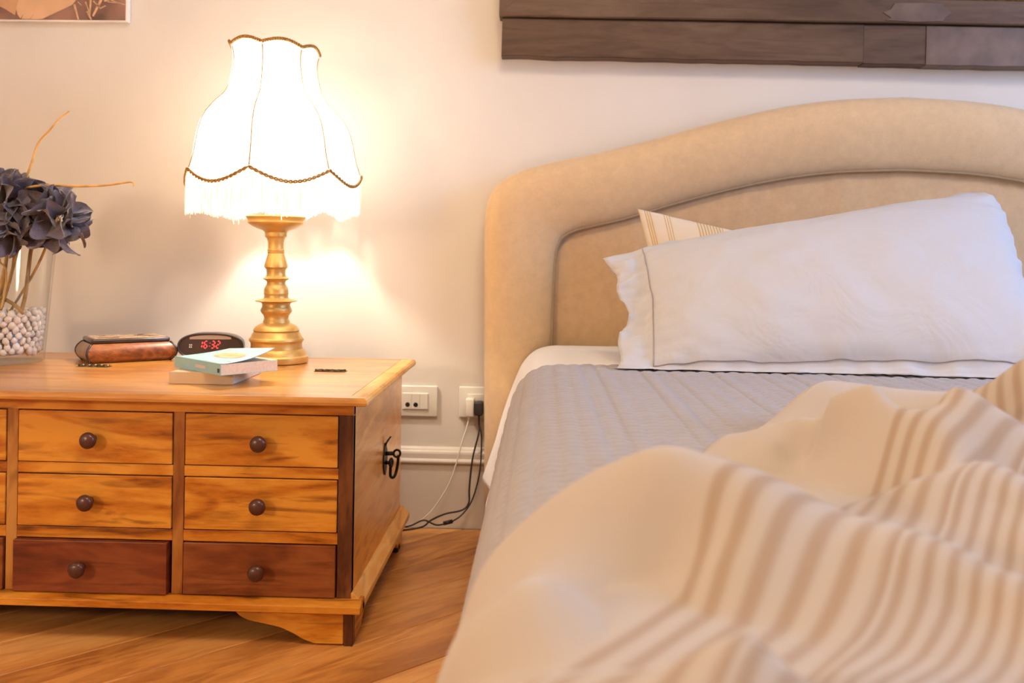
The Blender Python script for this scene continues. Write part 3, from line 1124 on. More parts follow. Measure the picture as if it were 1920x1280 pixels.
def lid_strip(p0, p1, inward):
    """strip from corner p0 to p1, mitred, rounded outer edge; inward is the unit vector to the lid's middle"""
    p0, p1 = Vector(p0), Vector(p1)
    t = (p1 - p0).normalized()
    prof = [(.006, .447), (.001, .449), (0, .454), (.002, .459), (.006, .4625), (.012, .463), (ew - .0008, .463), (ew - .0008, .447)]
    return p0, p1, t, prof


def strip_mesh(name, p0, p1, inward, m0, m1, mat):
    p0, p1, t, prof = lid_strip(p0, p1, inward)
    inward = Vector(inward)
    vs = []
    for p, m, sg in ((p0, m0, 1), (p1, m1, -1)):
        for d, z in prof:
            q = p + inward * d + t * (sg * d if m else 0)
            vs.append(Vector((q.x, q.y, z)))
    k = len(prof)
    fs = [(i, (i + 1) % k, k + (i + 1) % k, k + i) for i in range(k)] + [tuple(range(k - 1, -1, -1)), tuple(range(k, 2 * k))]
    return mesh_obj(name, vs, fs, mat, chest, False)


strip_mesh('lid_edge', (LX0, LY0, 0), (LX1, LY0, 0), (0, 1, 0), True, True, 'top_x')
strip_mesh('lid_edge', (LX1, LY0, 0), (LX1, SEAM - .0006, 0), (-1, 0, 0), True, False, 'honey_y')
strip_mesh('lid_edge', (LX1, SEAM + .0006, 0), (LX1, LY1, 0), (-1, 0, 0), False, True, 'honey_y')
strip_mesh('lid_edge', (LX0, LY0, 0), (LX0, SEAM - .0006, 0), (1, 0, 0), True, False, 'honey_y')
strip_mesh('lid_edge', (LX0, SEAM + .0006, 0), (LX0, LY1, 0), (1, 0, 0), False, True, 'honey_y')
strip_mesh('lid_edge', (LX0, LY1, 0), (LX1, LY1, 0), (0, -1, 0), True, True, 'top_x')
for y0, y1 in ((LY0 + ew + .0006, 1.888), (1.8886, SEAM - .0006), (SEAM + .0006, 2.195), (2.1956, LY1 - ew - .0006)):
    box('lid_board', LX0 + ew + .0006, LX1 - ew - .0006, y0, y1, .447, .4627, 'top_x', chest, .0004, 1)
for px0, px1, py in ((587, 648, 697), (145, 207, 687)):
    a, b = atz(px0, py, TOP), atz(px1, py, TOP)
    xm = [a.x, b.x]
    hv, hf = [], []
    for k in range(5):
        x0 = xm[0] + (xm[1] - xm[0]) * k / 5 + .0006
        x1 = xm[0] + (xm[1] - xm[0]) * (k + 1) / 5 - .0006
        v_, f_ = tube_data([(x0, SEAM, .4645), (x1, SEAM, .4645)], .0038, 10)
        hv.append((v_, f_))
    v_, f_ = join(hv)
    hg = mesh_obj('hinge', v_, f_, 'old_brass', chest)
    box('hinge_plate', xm[0], xm[1], SEAM - .012, SEAM + .014, .4628, .4638, 'old_brass', hg)

# iron handle on the right side
hy, hz = 2.085, .262
hx = CX1
hd = mesh_obj('handle', *join([tube_data([(hx + .002, hy, hz + .018), (hx + .020, hy + .004, hz + .018)], .0045, 10),
                               tube_data([(hx + .002, hy, hz - .002), (hx + .012, hy, hz - .002)], .004, 10)]), 'iron', chest)
pv = [(hy + math.sin(a) * .020 * (1 - .25 * math.cos(2 * a)), hz + .006 + math.cos(a) * .036) for a in [2 * math.pi * k / 20 for k in range(20)]]
prism_x('back_plate', pv, hx, hx + .003, 'iron', hd, .0006)
tube('handle_spike', [(hx + .002, hy - .006, hz + .038), (hx + .006, hy + .004, hz + .046), (hx + .010, hy + .018, hz + .052)], .0022, 'iron', hd, 6)
ring = [Vector((hx + .027 + .0075 * math.cos(a), hy + .004 + .002 * math.sin(a), hz + .018 + .0075 * math.sin(a))) for a in [2 * math.pi * k / 16 for k in range(16)]]
tube('ring', ring, .0026, 'iron', hd, 8, closed=True)
ring = [Vector((hx + .015 + .001 * math.cos(a), hy + .008 * math.cos(a), hz - .002 + .008 * math.sin(a))) for a in [2 * math.pi * k / 16 for k in range(16)]]
tube('ring', ring, .0036, 'iron', hd, 8, closed=True)
bail = catmull([(hx + .030, hy + .006, hz + .013), (hx + .028, hy + .012, hz - .006), (hx + .024, hy + .016, hz - .026), (hx + .020, hy + .008, hz - .036), (hx + .014, hy, hz - .032), (hx + .014, hy - .002, hz - .012)], 5)
tube('bail', bail, .0033, 'iron', hd, 8)

# ------------------------------------------------------------------ lamp
LC = Vector((at(520, 600, 2.22).x, 2.22, TOP))
lamp = empty('table_lamp', LC, 'turned gold table lamp with a glowing fringed bell shade on the chest', 'lamp')
pr_px = [(1150, 0), (1150, 218), (1146, 224), (1125, 228), (1105, 226), (1095, 214), (1075, 208), (1058, 198), (1050, 187), (1028, 183), (1005, 184), (998, 190), (988, 197), (975, 194), (965, 183),
         (945, 176), (925, 160), (915, 167), (905, 160), (890, 150), (878, 132), (868, 112), (862, 97), (850, 96), (838, 90), (822, 88), (806, 92), (792, 104), (778, 112), (768, 113), (752, 106), (738, 100), (722, 102), (712, 112),
         (706, 145), (701, 153), (696, 140), (690, 104), (680, 88), (668, 85), (655, 86), (648, 90), (640, 87), (625, 88), (610, 85), (595, 77), (580, 68), (565, 66), (553, 73), (544, 90), (538, 96), (533, 86), (525, 74), (510, 68), (490, 68), (470, 71), (463, 78), (455, 84), (442, 84), (425, 79), (400, 72),
         (375, 64), (355, 58), (350, 61), (340, 61), (337, 58), (334, 61), (325, 61), (322, 57), (300, 56), (270, 57), (250, 63), (240, 68), (233, 77), (225, 79), (215, 78), (200, 80), (188, 92), (172, 135), (160, 160), (148, 180), (138, 195), (128, 201), (115, 200), (104, 204), (96, 209), (88, 214), (82, 212), (84, 190), (95, 60), (95, 0)]
mpp = 2.22 / F / 3.877
prof = [(r * mpp, (1150 - y) * mpp) for y, r in pr_px]
lv, lf = lathe_data(prof, LC.x, LC.y, 56, TOP + .0005)
lean = -.022
for v in lv: v.x += lean * (v.z - TOP)
lb = mesh_obj('lamp_base', lv, lf, 'gold', lamp)
lb.data.set_sharp_from_angle(angle=math.radians(32))
ztop = TOP + prof[-1][1]
ax = lambda z: LC.x + lean * (z - TOP)
tube('lamp_neck', [(ax(ztop), LC.y, ztop - .002), (ax(ztop), LC.y, ztop + .05), (ax(ztop + .15), LC.y, ztop + .16)], [.011, .011, .009], 'gold', lamp, 12)
tube('lamp_socket', [(ax(ztop + .15), LC.y, ztop + .15), (ax(ztop + .19), LC.y, ztop + .185)], .017, 'white_plastic', lamp, 16)
zb = 1.045
bv, bf = lathe_data([(0, -.045), (.012, -.043), (.016, -.03), (.026, -.012), (.031, .006), (.028, .022), (.016, .034), (0, .038)], ax(zb), LC.y, 20, zb)
mesh_obj('bulb', bv, bf, 'bulb', lamp)
# shade
tilt = .062
SCX = at(512, 340, 2.22).x
sh_prof = [(335, 162), (325, 159), (311, 156), (300, 153.5), (287, 151), (272, 149), (258, 146.5), (243, 143), (228, 138), (213, 130), (200, 119), (192, 112), (181, 99), (169, 91), (154, 85.5), (139, 82), (124, 79), (109, 78), (95, 80), (84, 83)]
mp2 = 2.22 / F
zc = at(512, 210, 2.22).z
NP_ = 7
ANG0 = math.radians(-74 - 15)                    # a rib a little left of the front


def tiltp(p):
    dx, dz = p.x - SCX, p.z - zc
    return Vector((SCX + dx - .012 * dz, p.y, zc + dz - dx * (.022 + .16 * dz)))


def rib_phase(a):
    f = ((a - ANG0) / (2 * math.pi / NP_)) % 1.0
    return f


def shade_pt(k, a, out=0.0):
    """k runs 0 (lower rim) to 1 (upper rim)"""
    x = k * (len(sh_prof) - 1)
    i = min(int(x), len(sh_prof) - 2)
    t = x - i
    y = sh_prof[i][0] * (1 - t) + sh_prof[i + 1][0] * t
    r = sh_prof[i][1] * (1 - t) + sh_prof[i + 1][1] * t
    f = rib_phase(a)
    arch = math.sin(math.pi * f)
    # lower rim hangs down between the ribs, upper rim rises between them
    lo = max(0.0, 1 - k / .30)
    hi = max(0.0, (k - .8) / .2)
    y += (-17 + 24 * arch) * lo ** 1.3 + (-9 * arch + 3) * hi
    r *= 1.0 - .035 * arch
    r = r * mp2 + out
    z = at(512, y + 9, 2.22).z
    return tiltp(Vector((SCX + r * math.cos(a), 2.22 + r * math.sin(a), z)))


na, nk = 140, 40
angs = [ANG0 + 2 * math.pi * i / na for i in range(na)]
vs = [shade_pt(j / nk, a) for a in angs for j in range(nk + 1)]
shade = mesh_obj('lamp_shade', vs, grid_faces(na, nk + 1, True), 'shade', lamp)


def braid(name, k):
    parts = []
    n = 420
    for st in range(2):
        pts = []
        for i in range(n):
            a = ANG0 + 2 * math.pi * i / n
            p = shade_pt(k, a, .002 + .0017 * math.cos(i * .9 + st * math.pi))
            p.z += .0026 * math.sin(i * .9 + st * math.pi)
            pts.append(p)
        parts.append(tube_data(pts, .0021, 5, False, True))
    v, f = join(parts)
    return mesh_obj(name, v, f, 'braid', shade)


braid('lower_braid', 0.0)
braid('upper_braid', 1.0)
for i in range(NP_):
    a = ANG0 + 2 * math.pi * i / NP_
    tube('shade_rib', [shade_pt(k / 40, a, .0006) for k in range(1, 40)], .0015, 'braid', shade, 5)
fr = random.Random(11)
parts = []
NFR = 1050
for i in range(NFR):
    a = ANG0 + 2 * math.pi * (i + fr.random() * .8) / NFR
    p = shade_pt(0, a, -.0005 + fr.uniform(-.002, .002))
    L = (.083 + .012 * math.sin(math.pi * rib_phase(a)) * -1 + .006 * math.sin(a * 9)) * fr.uniform(.93, 1.04)
    if fr.random() < .02: L *= 1.12
    q = p + Vector((fr.uniform(-.003, .003), fr.uniform(-.003, .003), -L))
    m_ = p.lerp(q, .5) + Vector((fr.uniform(-.0015, .0015), fr.uniform(-.0015, .0015), 0))
    tg = Vector((-math.sin(a), math.cos(a), 0)) * .00115      # a flat thread
    parts.append(([p - tg, p + tg, m_ - tg, m_ + tg, q - tg * .8, q + tg * .8], [(0, 1, 3, 2), (2, 3, 5, 4)]))
v, f = join(parts)
tag(mesh_obj('fringe', v, f, 'fringe', shade), kind='stuff')

# ------------------------------------------------------------------ things on the chest
# glass vase
vc = atz(-22, 681, TOP)
VX, VY = vc.x, 2.125
vase = empty('glass_vase', (VX, VY, TOP), 'clear tapered glass vase holding white pebbles and dark flowers', 'vase')
vh, rb, rt = .298, .098, .122
outer = [(0, 0), (rb - .004, 0), (rb, .003)] + [(rb + (rt - rb) * (k / 12), vh * k / 12) for k in range(1, 12)] + [(rt - .0015, vh - .001), (rt - .003, vh), (rt - .0045, vh - .001)]
inner = [(rb - .0055 + (rt - rb) * (k / 12), vh * k / 12) for k in range(11, 0, -1)] + [(rb - .006, .024), (rb - .02, .020), (0, .020)]
v, f = lathe_data(outer + inner, VX, VY, 64, TOP + .0003)
mesh_obj('vase_glass', v, f, 'glass', vase)
# pebbles
rpb = random.Random(5)
pmeshes = []
for k in range(5):
    bm = bmesh.new()
    bmesh.ops.create_icosphere(bm, subdivisions=1, radius=1)
    s = (rpb.uniform(.9, 1.25), rpb.uniform(.75, 1.0), rpb.uniform(.6, .8))
    for v_ in bm.verts:
        v_.co *= 1 + .22 * noise.noise(v_.co * 1.7 + Vector((k * 7, 0, 0)))
        v_.co = Vector((v_.co.x * s[0], v_.co.y * s[1], v_.co.z * s[2])) * .0102
    me = bpy.data.meshes.new('pebble')
    bm.to_mesh(me); bm.free()
    me.materials.append(M['pebble'])
    smooth(me)
    pmeshes.append(me)
npb = 0
core = []
for lay in range(8):
    z = TOP + .0285 + lay * .0122
    rin = rb + (rt - rb) * ((z - TOP) / vh) - .0165
    for ringi in range(2):
        rr = rin - ringi * .019
        cnt = int(2 * math.pi * rr / .0185)
        for i in range(cnt):
            a = 2 * math.pi * (i + .5 * (lay % 2) + rpb.uniform(-.15, .15)) / cnt
            pos = Vector((VX + rr * math.cos(a), VY + rr * math.sin(a), z + rpb.uniform(-.002, .002)))
            seen = ringi == 0 and -110 < math.degrees(a) - 360 * (a > math.pi) < 20
            if seen or (lay == 7 and -100 < math.degrees(a) - 360 * (a > math.pi) < 80):
                o = bpy.data.objects.new('pebble', pmeshes[rpb.randrange(5)])
                C.objects.link(o)
                o.location = pos
                o.rotation_euler = (rpb.uniform(0, 6), rpb.uniform(0, 6), rpb.uniform(0, 6))
                tag(o, 'small white pebble in the bottom of the glass vase', 'pebble', 'white pebbles in the glass vase')
                npb += 1
            else:
                me = pmeshes[rpb.randrange(5)]
                core.append(([v_.co + pos for v_ in me.vertices], [tuple(p.vertices) for p in me.polygons]))
v, f = join(core)
tag(mesh_obj('pebble_filling', v, f, 'pebble'), 'heap of small white pebbles filling the glass vase', 'pebbles', kind='stuff')


# twigs
def twig(pts, r, mat, label):
    t = tag(tube('curly_twig', catmull(pts, 6), r, mat, None, 7), label, 'twig')
    return t


def P3(px, py, Y): return at(px, py, Y)


def taper(n, a, b): return [a + (b - a) * k / n for k in range(n + 1)]


tw = [(-8, 600, 2.10), (8, 560, 2.09), (25, 500, 2.09), (40, 440, 2.09), (46, 400, 2.08), (45, 350, 2.08), (58, 310, 2.07), (72, 268, 2.07), (95, 242, 2.06), (112, 222, 2.06), (130, 208, 2.06)]
twig([P3(*p) for p in tw], taper((len(tw) - 1) * 6, .0042, .0017), 'twig', 'curly golden twig rising highest above the dark flowers')
tw = [(-20, 596, 2.14), (0, 540, 2.12), (15, 470, 2.10), (32, 400, 2.08), (46, 358, 2.06), (60, 350, 2.05), (100, 347, 2.04), (150, 349, 2.03), (200, 347, 2.02), (235, 342, 2.02), (249, 342, 2.02), (251, 349, 2.02)]
twig([P3(*p) for p in tw], taper((len(tw) - 1) * 6, .0042, .0017), 'twig', 'thin golden twig reaching sideways from the flowers toward the lamp')
tw = [(40, 584, 2.08), (48, 550, 2.085), (54, 500, 2.09), (58, 470, 2.10), (66, 440, 2.11)]
twig([P3(*p) for p in tw], .0045, 'twig_dark', 'short brown stem upright inside the vase near its right side')
tw = [(44, 588, 2.075), (28, 572, 2.08), (8, 560, 2.09), (-30, 540, 2.11)]
twig([P3(*p) for p in tw], .0042, 'twig_dark', 'brown stem lying slantwise low inside the glass vase')
tw = [(2, 580, 2.055), (10, 540, 2.06), (11, 505, 2.07), (0, 490, 2.09), (2, 470, 2.10)]
twig([P3(*p) for p in tw], .0022, 'twig', 'thin bent golden twig inside the vase at the photo edge')

# dark flowers
pmesh = []
rf = random.Random(21)
for k in range(4):
    vs_, fs_ = [], []
    nu_, nv_ = 6, 6
    wob = rf.uniform(0, 9)
    for i in range(nu_ + 1):
        u = i / nu_
        for j in range(nv_ + 1):
            v_ = j / nv_ * 2 - 1
            wd = (.25 + .75 * math.sin(math.pi * min(1, u * .78 + .10)) ** .8) * .5
            x = v_ * wd
            z = u
            y = -.42 * (v_ ** 2) * (.3 + u) * .6 + .42 * u * u - .05 * u ** 4 * math.sin(v_ * 4 + wob) + .08 * nz3(u * 2, v_ * 1.5, wob)
            z -= .22 * v_ ** 2 * u - .02 * math.sin(v_ * 5 + wob) * u ** 3
            vs_.append((x, y, z))
    fs_ = grid_faces(nu_ + 1, nv_ + 1)
    me = bpy.data.meshes.new('petal')
    me.from_pydata(vs_, [], fs_)
    me.materials.append(M['petal'])
    smooth(me)
    pmesh.append(me)


def flower(center, R, n, axis, label, stem_to, squash=(1, 1, 1), seed=1):
    rr = random.Random(seed)
    root = empty('artificial_flower', center, label, 'flower', None)
    c = Vector(center)
    tube('stem', catmull([c, (c + Vector(stem_to)) / 2 + Vector((.01, 0, 0)), stem_to], 5), .003, 'twig_dark', root, 6)
    axis = Vector(axis).normalized()
    qa = Vector((0, 0, 1)).rotation_difference(axis)
    for i in range(n):
        # golden-angle dome: inner petals upright, outer spread
        f_ = (i + .5) / n
        th = math.acos(1 - 1.55 * f_)
        ph = i * 2.39996 + rr.uniform(-.3, .3)
        d = Vector((math.sin(th) * math.cos(ph), math.sin(th) * math.sin(ph), math.cos(th)))
        d = qa @ d
        d = Vector((d.x * squash[0], d.y * squash[1], d.z * squash[2]))
        o = bpy.data.objects.new('petal', pmesh[rr.randrange(4)])
        C.objects.link(o)
        o.parent = root
        L = R * rr.uniform(.66, .86) * (.75 + .4 * f_)
        base = d * R * (.30 + .16 * f_)
        zdir = (d + Vector((rr.uniform(-.35, .35), rr.uniform(-.35, .35), rr.uniform(-.35, .25)))).normalized()
        ydir = (d.cross(Vector((rr.uniform(-1, 1), rr.uniform(-1, 1), rr.uniform(-1, 1))))).normalized()
        xdir = ydir.cross(zdir).normalized()
        ydir = zdir.cross(xdir)
        m = Matrix((xdir, ydir, zdir)).transposed().to_4x4()
        o.matrix_local = Matrix.Translation(base) @ m @ Matrix.Diagonal((L * 1.0, L, L, 1))
    return root


st = (VX + .01, VY - .02, TOP + .11)
flower(at(14, 385, 2.06), .092, 46, (.1, -.5, .9), 'large dark purple bloom over the vase rim, cut by the photo edge', st, seed=2)
flower(at(108, 408, 2.05), .074, 40, (.9, -.3, .25), 'dark purple bloom drooping past the right rim of the vase', (VX + .03, VY - .01, TOP + .11), (1.05, .9, .8), seed=4)
flower(at(30, 432, 2.02), .062, 30, (.2, -.8, .1), 'dark purple bloom hanging lowest in front of the vase rim', (VX + .02, VY - .03, TOP + .11), (1.1, .8, .75), seed=6)

# wooden trinket box
bc = Vector((at(232, 640, 2.20).x, 2.215, TOP))
th_ = math.radians(37)
rotb = Matrix.Rotation(th_, 3, 'Z')
wb = empty('trinket_box', bc, 'small glossy brown wooden box with bulging sides beside the clock', 'box')
bw, bd, bh = .088, .052, .043


def wob_(x, y, z):
    p = rotb @ Vector((x, y, 0))
    return Vector((bc.x + p.x, bc.y + p.y, TOP + z))


def bulge(z): return .013 * math.sin(math.pi * min(1, max(0, z / bh))) ** .8


lev = [bh * k / 12 for k in range(13)]
for nm, mat, c0, c1 in (('front_panel', 'box_wood', (-1, -1), (1, -1)), ('back_panel', 'box_wood', (1, 1), (-1, 1)), ('end_panel', 'box_end', (-1, 1), (-1, -1)), ('end_panel', 'box_end', (1, -1), (1, 1))):
    vs_ = []
    for k in range(9):
        t = k / 8
        for z in lev:
            b = bulge(z)
            x = (c0[0] + (c1[0] - c0[0]) * t) * (bw + b)
            y = (c0[1] + (c1[1] - c0[1]) * t) * (bd + b)
            vs_.append(wob_(x, y, z + .0008))
    mesh_obj(nm, vs_, [tuple(reversed(q)) for q in grid_faces(9, 13)], mat, wb)
for sx in (-1, 1):
    for sy in (-1, 1):
        tube('corner_edge', [wob_(sx * (bw + bulge(z) - .0008), sy * (bd + bulge(z) - .0008), z + .001) for z in lev], .0028, 'box_dark', wb, 7)
bm = box_bm(-bw, bw, -bd, bd, bh + .0008, bh + .0125, .0045, 3)
for v_ in bm.verts: v_.co = wob_(v_.co.x, v_.co.y, v_.co.z)
lid = bm_obj('lid', bm, 'box_dark', wb, True)
bm = box_bm(-bw + .007, bw - .007, -bd + .007, bd - .007, bh + .011, bh + .0135, .001, 1)
for v_ in bm.verts: v_.co = wob_(v_.co.x, v_.co.y, v_.co.z)
bm_obj('lid_panel', bm, 'box_top', lid)
for (x, y, l, a) in ((-.06, -.03, .012, .3), (-.045, -.034, .01, -.2), (-.03, -.031, .01, .5), (.03, .01, .012, .2), (.05, .0, .012, -.3), (.055, -.03, .012, .1), (-.05, .02, .011, .7), (.04, .03, .01, .4)):
    vs_ = []
    for k in range(10):
        t = 2 * math.pi * k / 10
        dx, dy = l * math.cos(t), .35 * l * math.sin(t)
        vs_.append((x + dx * math.cos(a) - dy * math.sin(a), y + dx * math.sin(a) + dy * math.cos(a)))
    lo = [wob_(px, py, bh + .0132) for px, py in vs_]
    hi = [wob_(px, py, bh + .0142) for px, py in vs_]
    mesh_obj('inlay_leaf', lo + hi, [tuple(range(10, 20))] + [(i, (i + 1) % 10, 10 + (i + 1) % 10, 10 + i) for i in range(10)], 'box_dark', lid, False)
bm = box_bm(-bw + .004, bw - .004, -bd + .004, bd - .004, 0, .004)
for v_ in bm.verts: v_.co = wob_(v_.co.x, v_.co.y, v_.co.z + .0003)
bm_obj('box_bottom', bm, 'box_dark', wb)

# alarm clock
cc = Vector((at(397, 650, 2.24).x, 2.24, TOP))
rc = Matrix.Rotation(math.radians(10), 3, 'Z')
clock = empty('alarm_clock', cc, 'oval black digital alarm clock showing red digits behind the books', 'clock')


def ck(x, y, z):
    p = rc @ Vector((x, y, 0))
    return Vector((cc.x + p.x, cc.y + p.y, TOP + z))


CWd, CHt = .077, .066


def oval(sx, sz, z0, n=48, flat=True, e=2.5):
    pts = []
    for k in range(n):
        a = 2 * math.pi * k / n
        c_, s_ = math.cos(a), math.sin(a)
        x = math.copysign(abs(c_) ** (2 / e), c_) * sx
        z = z0 + math.copysign(abs(s_) ** (2 / e), s_) * sz
        pts.append((x, z))
    return pts


secs = [(.045, .80, .85), (.040, .90, .92), (.02, .98, .98), (-.006, 1, 1), (-.016, 1, 1), (-.021, .985, .975), (-.0225, .955, .93), (-.0215, .93, .89), (-.018, .91, .86)]
vs_ = []
for y, a, b in secs:
    for (x, z) in oval(CWd * a, CHt / 2 * b, CHt / 2 + .001):
        vs_.append(ck(x, y, z))
fs_ = []
for i in range(len(secs) - 1):
    for k in range(48):
        k2 = (k + 1) % 48
        fs_.append((i * 48 + k, (i + 1) * 48 + k, (i + 1) * 48 + k2, i * 48 + k2))
fs_.append(tuple(range(48)))
mesh_obj('clock_case', vs_, fs_, 'clock_body', clock)
fo = oval(CWd * .92, CHt / 2 * .87, CHt / 2 + .001)
face = mesh_obj('clock_face', [ck(x, -.0172, z) for x, z in fo] + [ck(x, -.0185, z) for x, z in fo],
                [tuple(range(95, 47, -1))] + [(i, (i + 1) % 48, 48 + (i + 1) % 48, 48 + i) for i in range(48)], 'clock_face', clock, False)
# pale strip along the top of the face
st_ = []
for k in range(13):
    x = -.048 + .096 * k / 12
    zt_ = CHt / 2 + .001 + CHt / 2 * .83 * max(0, 1 - (abs(x) / (CWd * .90)) ** 2.5) ** (1 / 2.5)
    st_.append((x, zt_))
zlow = .0515
poly = [(x, z) for x, z in st_] + [(.048, zlow), (-.048, zlow)]
bm = bmesh.new()
fv = [bm.verts.new(ck(x, -.0192, max(z, zlow + .0005 if i < 13 else zlow))) for i, (x, z) in enumerate(poly)]
bm.faces.new(fv)
bm_obj('clock_strip', bm, 'clock_strip', face)

SEG = {'a': ((.12, 1), (.88, 1)), 'b': ((.95, .95), (.95, .55)), 'c': ((.95, .45), (.95, .05)), 'd': ((.12, 0), (.88, 0)), 'e': ((.05, .45), (.05, .05)), 'f': ((.05, .95), (.05, .55)), 'g': ((.12, .5), (.88, .5))}
DIG = {'1': 'bc', '6': 'acdefg', '3': 'abcdg', '2': 'abdeg'}
dw, dh_ = .0078, .0165
zd0 = .0305


def seg_box(p, q, x0):
    th = .00115
    sl = .17
    a = Vector((x0 + p[0] * dw + sl * p[1] * dh_, 0, zd0 + p[1] * dh_))
    b = Vector((x0 + q[0] * dw + sl * q[1] * dh_, 0, zd0 + q[1] * dh_))
    d = (b - a).normalized() if (b - a).length else Vector((1, 0, 0))
    n_v = Vector((-d.z, 0, d.x)) * th
    poly = [a + d * .0006, a + d * .0016 + n_v, b - d * .0016 + n_v, b - d * .0006, b - d * .0016 - n_v, a + d * .0016 - n_v]
    lo = [ck(v.x, -.0186, v.z) for v in poly]
    hi = [ck(v.x, -.0194, v.z) for v in poly]
    return lo + hi, [tuple(range(11, 5, -1)), tuple(range(6, 12))] + [(i, (i + 1) % 6, 6 + (i + 1) % 6, 6 + i) for i in range(6)]


x = -.0225 - dw * .7
for ch in '16:32':
    if ch == ':':
        prt = []
        for zz in (.28, .72):
            prt.append(seg_box((.1, zz - .05), (.1, zz + .05), x + .001))
        x += .0050
    else:
        prt = [seg_box(*SEG[s_], x) for s_ in DIG[ch]]
        x += .0118
    v, f = join(prt)
    mesh_obj('clock_digit', v, f, 'red_led', face, False)
for k, (mx_, mz_) in enumerate(((-.0475, .038), (-.0435, .038), (-.0478, .033), (-.0438, .033))):
    bm = box_bm(mx_ - .0012, mx_ + .0012, -.0192, -.0186, mz_ - .0014, mz_ + .0014)
    for v_ in bm.verts: v_.co = ck(v_.co.x, v_.co.y, v_.co.z)
    bm_obj('clock_mark', bm, 'mark_white', face)


# books
def book(name, A, ang, w, l, h, z0, label, cover, spine_side, curl=0.0):
    """A: the corner where the block starts; ang: direction of the spine edge; w across, l along"""
    root = empty(name, (A[0], A[1], z0), label, 'book')
    d = Vector((math.cos(ang), math.sin(ang), 0))
    n = Vector((-math.sin(ang), math.cos(ang), 0))
    A = Vector((A[0], A[1], z0))
    ct = .0007

    def pt(a, b, z): return A + d * a + n * b + Vector((0, 0, z))

    def slab(nm, a0, a1, b0, b1, zz0, zz1, mat, par):
        c = [pt(a0, b0, zz0), pt(a1, b0, zz0), pt(a1, b1, zz0), pt(a0, b1, zz0), pt(a0, b0, zz1), pt(a1, b0, zz1), pt(a1, b1, zz1), pt(a0, b1, zz1)]
        return mesh_obj(nm, c, [(0, 3, 2, 1), (4, 5, 6, 7), (0, 1, 5, 4), (1, 2, 6, 5), (2, 3, 7, 6), (3, 0, 4, 7)], mat, par, False)
    slab('pages', .001, l - .001, ct, w - .001, ct, h - ct * 1.2, 'pages', root)
    slab('back_cover', 0, l, 0, w, 0, ct, cover, root)
    slab('spine', 0, l, 0, ct, ct, h - ct, cover, root)
    na_, nb_ = 14, 14
    top, bot = [], []
    for i in range(na_ + 1):
        for j in range(nb_ + 1):
            a, b = l * i / na_, w * j / nb_
            e = curl * (b / w) ** 2.0 * (.35 + .65 * (i / na_)) 
            bb_ = b - e * .35
            top.append(pt(a, bb_, h + e))
            bot.append(pt(a, bb_, h + e - ct))
    fs_ = grid_faces(na_ + 1, nb_ + 1)
    N = len(top)
    ni, nj = na_ + 1, nb_ + 1
    loop = [(i, 0) for i in range(ni)] + [(ni - 1, j) for j in range(1, nj)] + [(i, nj - 1) for i in range(ni - 2, -1, -1)] + [(0, j) for j in range(nj - 2, 0, -1)]
    idx = [i * nj + j for i, j in loop]
    rim = [(p, p + N, q + N, q) for p, q in zip(idx, idx[1:] + idx[:1])]
    fc = mesh_obj('front_cover', top + bot, fs_ + [tuple(k + N for k in reversed(f)) for f in fs_] + rim, cover, root)

    def cover_pt(a, b):
        e = curl * (b / w) ** 2.0 * (.35 + .65 * (a / l))
        return pt(a, b - e * .35, h + e + .0005)
    return root, fc, cover_pt, pt


book('paperback', (-.733, 1.830), 0.0, .185, .128, .0225, TOP + .0002, 'plain pale paperback lying underneath the blue book', 'cover_grey', 0)
A_ = (-.752, 1.905)
bk, fc, cpt, ptf = book('paperback', A_, math.radians(-41), .128, .182, .0225, TOP + .0232, 'pale blue paperback with curled cover and orange picture, lying on top', 'cover_blue', 0, .024)
ov = [cpt(.098 + .052 * math.cos(t), .070 + .022 * math.sin(t)) for t in [2 * math.pi * k / 24 for k in range(24)]]
cen = cpt(.098, .070)
mesh_obj('cover_picture', [cen] + ov, [(0, 1 + k, 1 + (k + 1) % 24) for k in range(24)], 'cover_spot', fc, False)
for a0, a1, b0, b1 in ((.02, .05, .10, .104), (.02, .045, .112, .115), (.15, .172, .03, .034)):
    mesh_obj('cover_print', [cpt(a0, b0), cpt(a1, b0), cpt(a1, b1), cpt(a0, b1)], [(0, 1, 2, 3)], 'cover_print', fc, False)
mesh_obj('spine_print', [ptf(.085, -.0004, .008), ptf(.125, -.0004, .008), ptf(.125, -.0004, .014), ptf(.085, -.0004, .014)], [(0, 1, 2, 3)], 'cover_print', bk, False)
mesh_obj('spine_logo', [ptf(.170, -.0004, .005), ptf(.178, -.0004, .005), ptf(.178, -.0004, .013), ptf(.170, -.0004, .013)], [(0, 1, 2, 3)], 'ink', bk, False)

# ------------------------------------------------------------------ wall: sockets, leads, pictures
def plate(xr_or_xl, right, label):
    x0, x1 = (xr_or_xl - .118, xr_or_xl) if right else (xr_or_xl, xr_or_xl + .118)
    zc_ = at(790, 751, WY).z
    z0, z1 = zc_ - .041, zc_ + .041
    root = empty('wall_socket', ((x0 + x1) / 2, WY, z0), label, 'socket')
    box('cover_plate', x0, x1, WY - .009, WY - .0002, z0, z1, 'white_plastic', root, .003, 3, True)
    box('insert', x0 + .024, x1 - .024, WY - .0115, WY - .008, z0 + .019, z1 - .019, 'white_plastic', root, .0008, 1)
    return root, x0, x1, z0, z1


